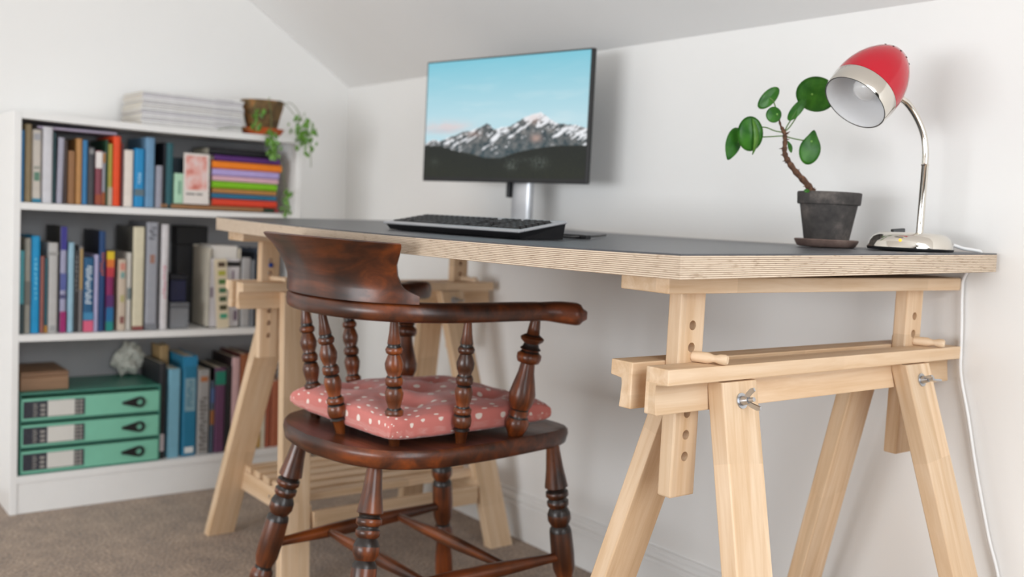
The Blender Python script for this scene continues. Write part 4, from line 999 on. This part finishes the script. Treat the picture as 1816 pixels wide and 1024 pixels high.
# bow: swept flat section with paddle ends
bow_half = [(0, -.213), (.065, -.206), (.125, -.181), (.168, -.135), (.192, -.07), (.199, .0), (.201, .06), (.207, .11), (.226, .15), (.256, .182)]
bh = spline([(x, y, 0) for x, y in bow_half], 6)
path = [Vector((-p.x, p.y, 0)) for p in reversed(bh[1:])]+[Vector(p) for p in bh]
BZ = .667
def bow_bm():
    bm = bmesh.new(); rings = []; N = len(path)
    for i, p in enumerate(path):
        t = (path[min(i+1, N-1)]-path[max(i-1, 0)]).normalized(); nrm = Vector((t.y, -t.x, 0))
        e = min(i, N-1-i)/(N-1); hw = .026; hh = .0165; dzz = 0.
        k = max(0, 1-e/.09)
        hw += .004*k; hh += .0035*math.sin(min(1, k*1.2)*PI*.6); dzz = -.004*k*k
        if e < .012: hw *= .62+.38*e/.012; hh *= .6+.4*e/.012
        ring = []
        for q_ in range(16):
            a = 2*PI*q_/16; ca, sa = math.cos(a), math.sin(a)
            sx = math.copysign(abs(ca)**.55, ca); sz = math.copysign(abs(sa)**.55, sa)
            ring.append(bm.verts.new(p+nrm*hw*sx+Vector((0, 0, BZ+.0165+dzz+hh*sz))))
        rings.append(ring)
    for i in range(N-1):
        for q_ in range(16): bm.faces.new((rings[i][q_], rings[i][(q_+1) % 16], rings[i+1][(q_+1) % 16], rings[i+1][q_]))
    for r_, d in ((rings[0], -1), (rings[-1], 1)):
        c = sum((v.co for v in r_), Vector())/16; t = (path[1]-path[0] if d < 0 else path[-1]-path[-2]).normalized()
        inner = [bm.verts.new(c+(v.co-c)*.55+t*d*.008) for v in r_]
        for q_ in range(16): bm.faces.new((r_[q_], r_[(q_+1) % 16], inner[(q_+1) % 16], inner[q_]))
        bm.faces.new(inner)
    return bm
smooth_by_angle(new_obj('arm_bow', bow_bm(), dark_x, ch), 50)
# crest: flares outwards and ends in stepped scrolls
def crest_bm():
    bm = bmesh.new(); U = 44
    # cumulative outline along the rear of the bow
    ends = .262        # half length at the foot
    P = []
    L_ = [0.]
    for i in range(1, len(bh)): L_.append(L_[-1]+(bh[i]-bh[i-1]).length)
    def at(s):
        sg = 1 if s >= 0 else -1; s = abs(s)
        for i in range(len(L_)-1):
            if s <= L_[i+1]:
                f_ = (s-L_[i])/(L_[i+1]-L_[i]); p = bh[i].lerp(bh[i+1], f_); t = (bh[i+1]-bh[i]).normalized(); break
        nr = Vector((t.y, -t.x, 0)); return Vector((sg*p.x, p.y, 0)), Vector((sg*nr.x, nr.y, 0))
    prof = [(0, .204, .0145, .022), (.013, .204, .0150, .0215), (.018, .193, .0150, .020), (.022, .184, .0155, .019), (.030, .177, .0175, .017), (.046, .172, .0235, .0155), (.064, .171, .034, .0145), (.080, .173, .046, .0135), (.093, .176, .060, .0125), (.099, .176, .066, .010), (.101, .174, .066, .004)]
    F = []; Bk = []
    for (z, e, off, th_) in prof:
        rf, rb = [], []
        for i in range(U+1):
            s = (2*i/U-1); s = math.copysign(abs(s)**.85, s)*e; p, nr = at(s); crown = .004*(1-(s/e)**2)*(z/.101)
            q_ = Vector((0, 0, BZ+.0325+z+crown))
            rf.append(bm.verts.new(p+nr*(off+th_*.5)+q_)); rb.append(bm.verts.new(p+nr*(off-th_*.5)+q_))
        F.append(rf); Bk.append(rb)
    for j in range(len(prof)-1):
        for i in range(U):
            bm.faces.new((F[j][i], F[j][i+1], F[j+1][i+1], F[j+1][i])); bm.faces.new((Bk[j][i+1], Bk[j][i], Bk[j+1][i], Bk[j+1][i+1]))
        for i in (0, U): bm.faces.new((F[j][i], F[j+1][i], Bk[j+1][i], Bk[j][i]))
    for i in range(U):
        bm.faces.new((F[0][i], F[0][i+1], Bk[0][i+1], Bk[0][i])); bm.faces.new((F[-1][i], F[-1][i+1], Bk[-1][i+1], Bk[-1][i]))
    return bm
smooth_by_angle(new_obj('crest_rail', crest_bm(), dark_x, ch), 45)
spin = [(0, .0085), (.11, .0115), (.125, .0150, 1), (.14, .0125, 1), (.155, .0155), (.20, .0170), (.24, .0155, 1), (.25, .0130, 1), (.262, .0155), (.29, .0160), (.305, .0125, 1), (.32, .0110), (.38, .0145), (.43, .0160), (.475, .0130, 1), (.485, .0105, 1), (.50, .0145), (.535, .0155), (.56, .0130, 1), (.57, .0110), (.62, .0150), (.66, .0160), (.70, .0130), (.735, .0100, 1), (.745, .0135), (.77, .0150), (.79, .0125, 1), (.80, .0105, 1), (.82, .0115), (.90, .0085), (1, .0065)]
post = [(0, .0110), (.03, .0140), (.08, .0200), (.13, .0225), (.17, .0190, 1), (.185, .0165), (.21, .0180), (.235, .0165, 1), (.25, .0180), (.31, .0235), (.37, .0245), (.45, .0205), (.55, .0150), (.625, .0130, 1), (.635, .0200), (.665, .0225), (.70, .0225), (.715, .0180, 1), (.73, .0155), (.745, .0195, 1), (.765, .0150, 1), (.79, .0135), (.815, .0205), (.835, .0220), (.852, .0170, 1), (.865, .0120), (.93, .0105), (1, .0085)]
def turned(name, p0, p1, prof, rs=1., seg=20):
    p0, p1 = Vector(p0), Vector(p1); L_ = (p1-p0).length
    # soften: resample with spline
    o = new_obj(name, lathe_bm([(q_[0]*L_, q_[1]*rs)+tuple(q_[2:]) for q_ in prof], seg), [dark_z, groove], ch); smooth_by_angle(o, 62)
    o.matrix_local = Matrix.Translation(p0) @ (p1-p0).to_track_quat('Z', 'Y').to_matrix().to_4x4(); return o
zb_, zt_ = SZ-.006, BZ+.004
turned('spindle', (.004, -.163, zb_), (0, -.208, zt_), spin)
for s in (-1, 1):
    turned('spindle', (s*.134, -.135, zb_), (s*.152, -.158, zt_), spin)
    turned('spindle', (s*.174, -.022, zb_), (s*.197, -.036, zt_), spin)
    turned('front_spindle', (s*.178, .100, zb_), (s*.204, .115, zt_), post)
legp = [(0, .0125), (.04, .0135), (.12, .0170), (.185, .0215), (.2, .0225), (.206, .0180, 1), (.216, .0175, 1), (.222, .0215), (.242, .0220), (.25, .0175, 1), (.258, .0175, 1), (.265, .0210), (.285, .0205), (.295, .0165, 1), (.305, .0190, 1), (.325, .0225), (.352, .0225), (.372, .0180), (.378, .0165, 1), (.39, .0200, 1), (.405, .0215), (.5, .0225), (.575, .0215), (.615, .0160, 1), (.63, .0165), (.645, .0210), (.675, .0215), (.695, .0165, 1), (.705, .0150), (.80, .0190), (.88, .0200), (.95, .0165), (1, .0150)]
fr, rr_ = [], []
for s in (-1, 1):
    turned('leg', (s*.178, .197, SZ-.026), (s*.208, .253, .0), legp)
    turned('leg', (s*.125, -.166, SZ-.026), (s*.196, -.247, .0), legp)
def legpt(front, s, z):
    a, b_ = ((s*.178, .197, SZ-.026), (s*.208, .253, 0)) if front else ((s*.125, -.166, SZ-.026), (s*.196, -.247, 0))
    f_ = (SZ-.026-z)/(SZ-.026); return Vector(a).lerp(Vector(b_), f_)
strp = [(0, .0085), (.1, .0095), (.3, .0135), (.42, .0150), (.5, .0145), (.58, .0150), (.7, .0135), (.9, .0095), (1, .0085)]
for s in (-1, 1):
    a, b_ = legpt(False, s, .205), legpt(True, s, .205); turned('side_stretcher', a, b_, strp, 1., 14)
for f_ in (.30, .70):
    a = legpt(False, -1, .205).lerp(legpt(True, -1, .205), f_); b_ = legpt(False, 1, .205).lerp(legpt(True, 1, .205), f_)
    turned('cross_stretcher', a, b_, strp, .88, 14)

# ------------------------------------------------------------------ seat cushion
def cushion():
    N = 48; A, B, H = .178, .19, .036; verts = []; uvs = []; faces = []
    def pos(i, j, side):
        u, v = 2*i/N-1, 2*j/N-1
        x = math.copysign(math.sin(abs(u)*PI/2)**.9, u); y = math.copysign(math.sin(abs(v)*PI/2)**.9, v)
        # outline: square with drawn-in sides and soft corners
        px = A*x*(1-.06*(1-y*y)-.03*y*y*x*x); py_ = B*y*(1-.06*(1-x*x)-.03*x*x*y*y)
        hx = max(0, math.cos(u*PI/2))**.36; hy = max(0, math.cos(v*PI/2))**.36
        h = H*hx*hy
        if side > 0:
            for (cx, cy) in ((0, 0), (-.085, -.085), (.085, -.085), (-.085, .09), (.085, .09)):
                h -= .020*math.exp(-((px-cx)**2+(py_-cy)**2)/.0011)*hx*hy
            h += (.006*noise.noise(Vector((px*24, py_*24, 3.)))+.003*noise.noise(Vector((px*60, py_*22, 9.))))*hx*hy
        e = max(abs(u), abs(v)); pk = .0035*noise.noise(Vector((u*9, v*9, 7.)))*(e**6)
        return (px, py_, side*h*(1 if side > 0 else .8)+pk), (u*A*1.35, v*B*1.35)
    idx = {}
    for side in (1, -1):
        for i in range(N+1):
            for j in range(N+1):
                edge = i in (0, N) or j in (0, N)
                if edge and side < 0: idx[(side, i, j)] = idx[(1, i, j)]; continue
                p, t = pos(i, j, side); idx[(side, i, j)] = len(verts); verts.append(p); uvs.append((t[0]+(5 if side < 0 else 0), t[1]))
        for i in range(N):
            for j in range(N):
                f_ = (idx[(side, i, j)], idx[(side, i+1, j)], idx[(side, i+1, j+1)], idx[(side, i, j+1)])
                faces.append(f_ if side > 0 else f_[::-1])
    me = bpy.data.meshes.new('cushion'); me.from_pydata(verts, [], faces); ul = me.uv_layers.new(name='UVMap')
    for l in me.loops: ul.data[l.index].uv = uvs[l.vertex_index]
    for p in me.polygons: p.use_smooth = True
    me.materials.append(dots); o = bpy.data.objects.new('seat_cushion', me); C.objects.link(o)
    mz = min(v[2] for v in verts); o.location = (1.498, -.598, SZ+.0004-mz); o.rotation_euler = (0, 0, math.radians(3)); return o
tag(cushion(), 'pink cushion with white polka dots lying on the wooden chair seat', 'cushion')
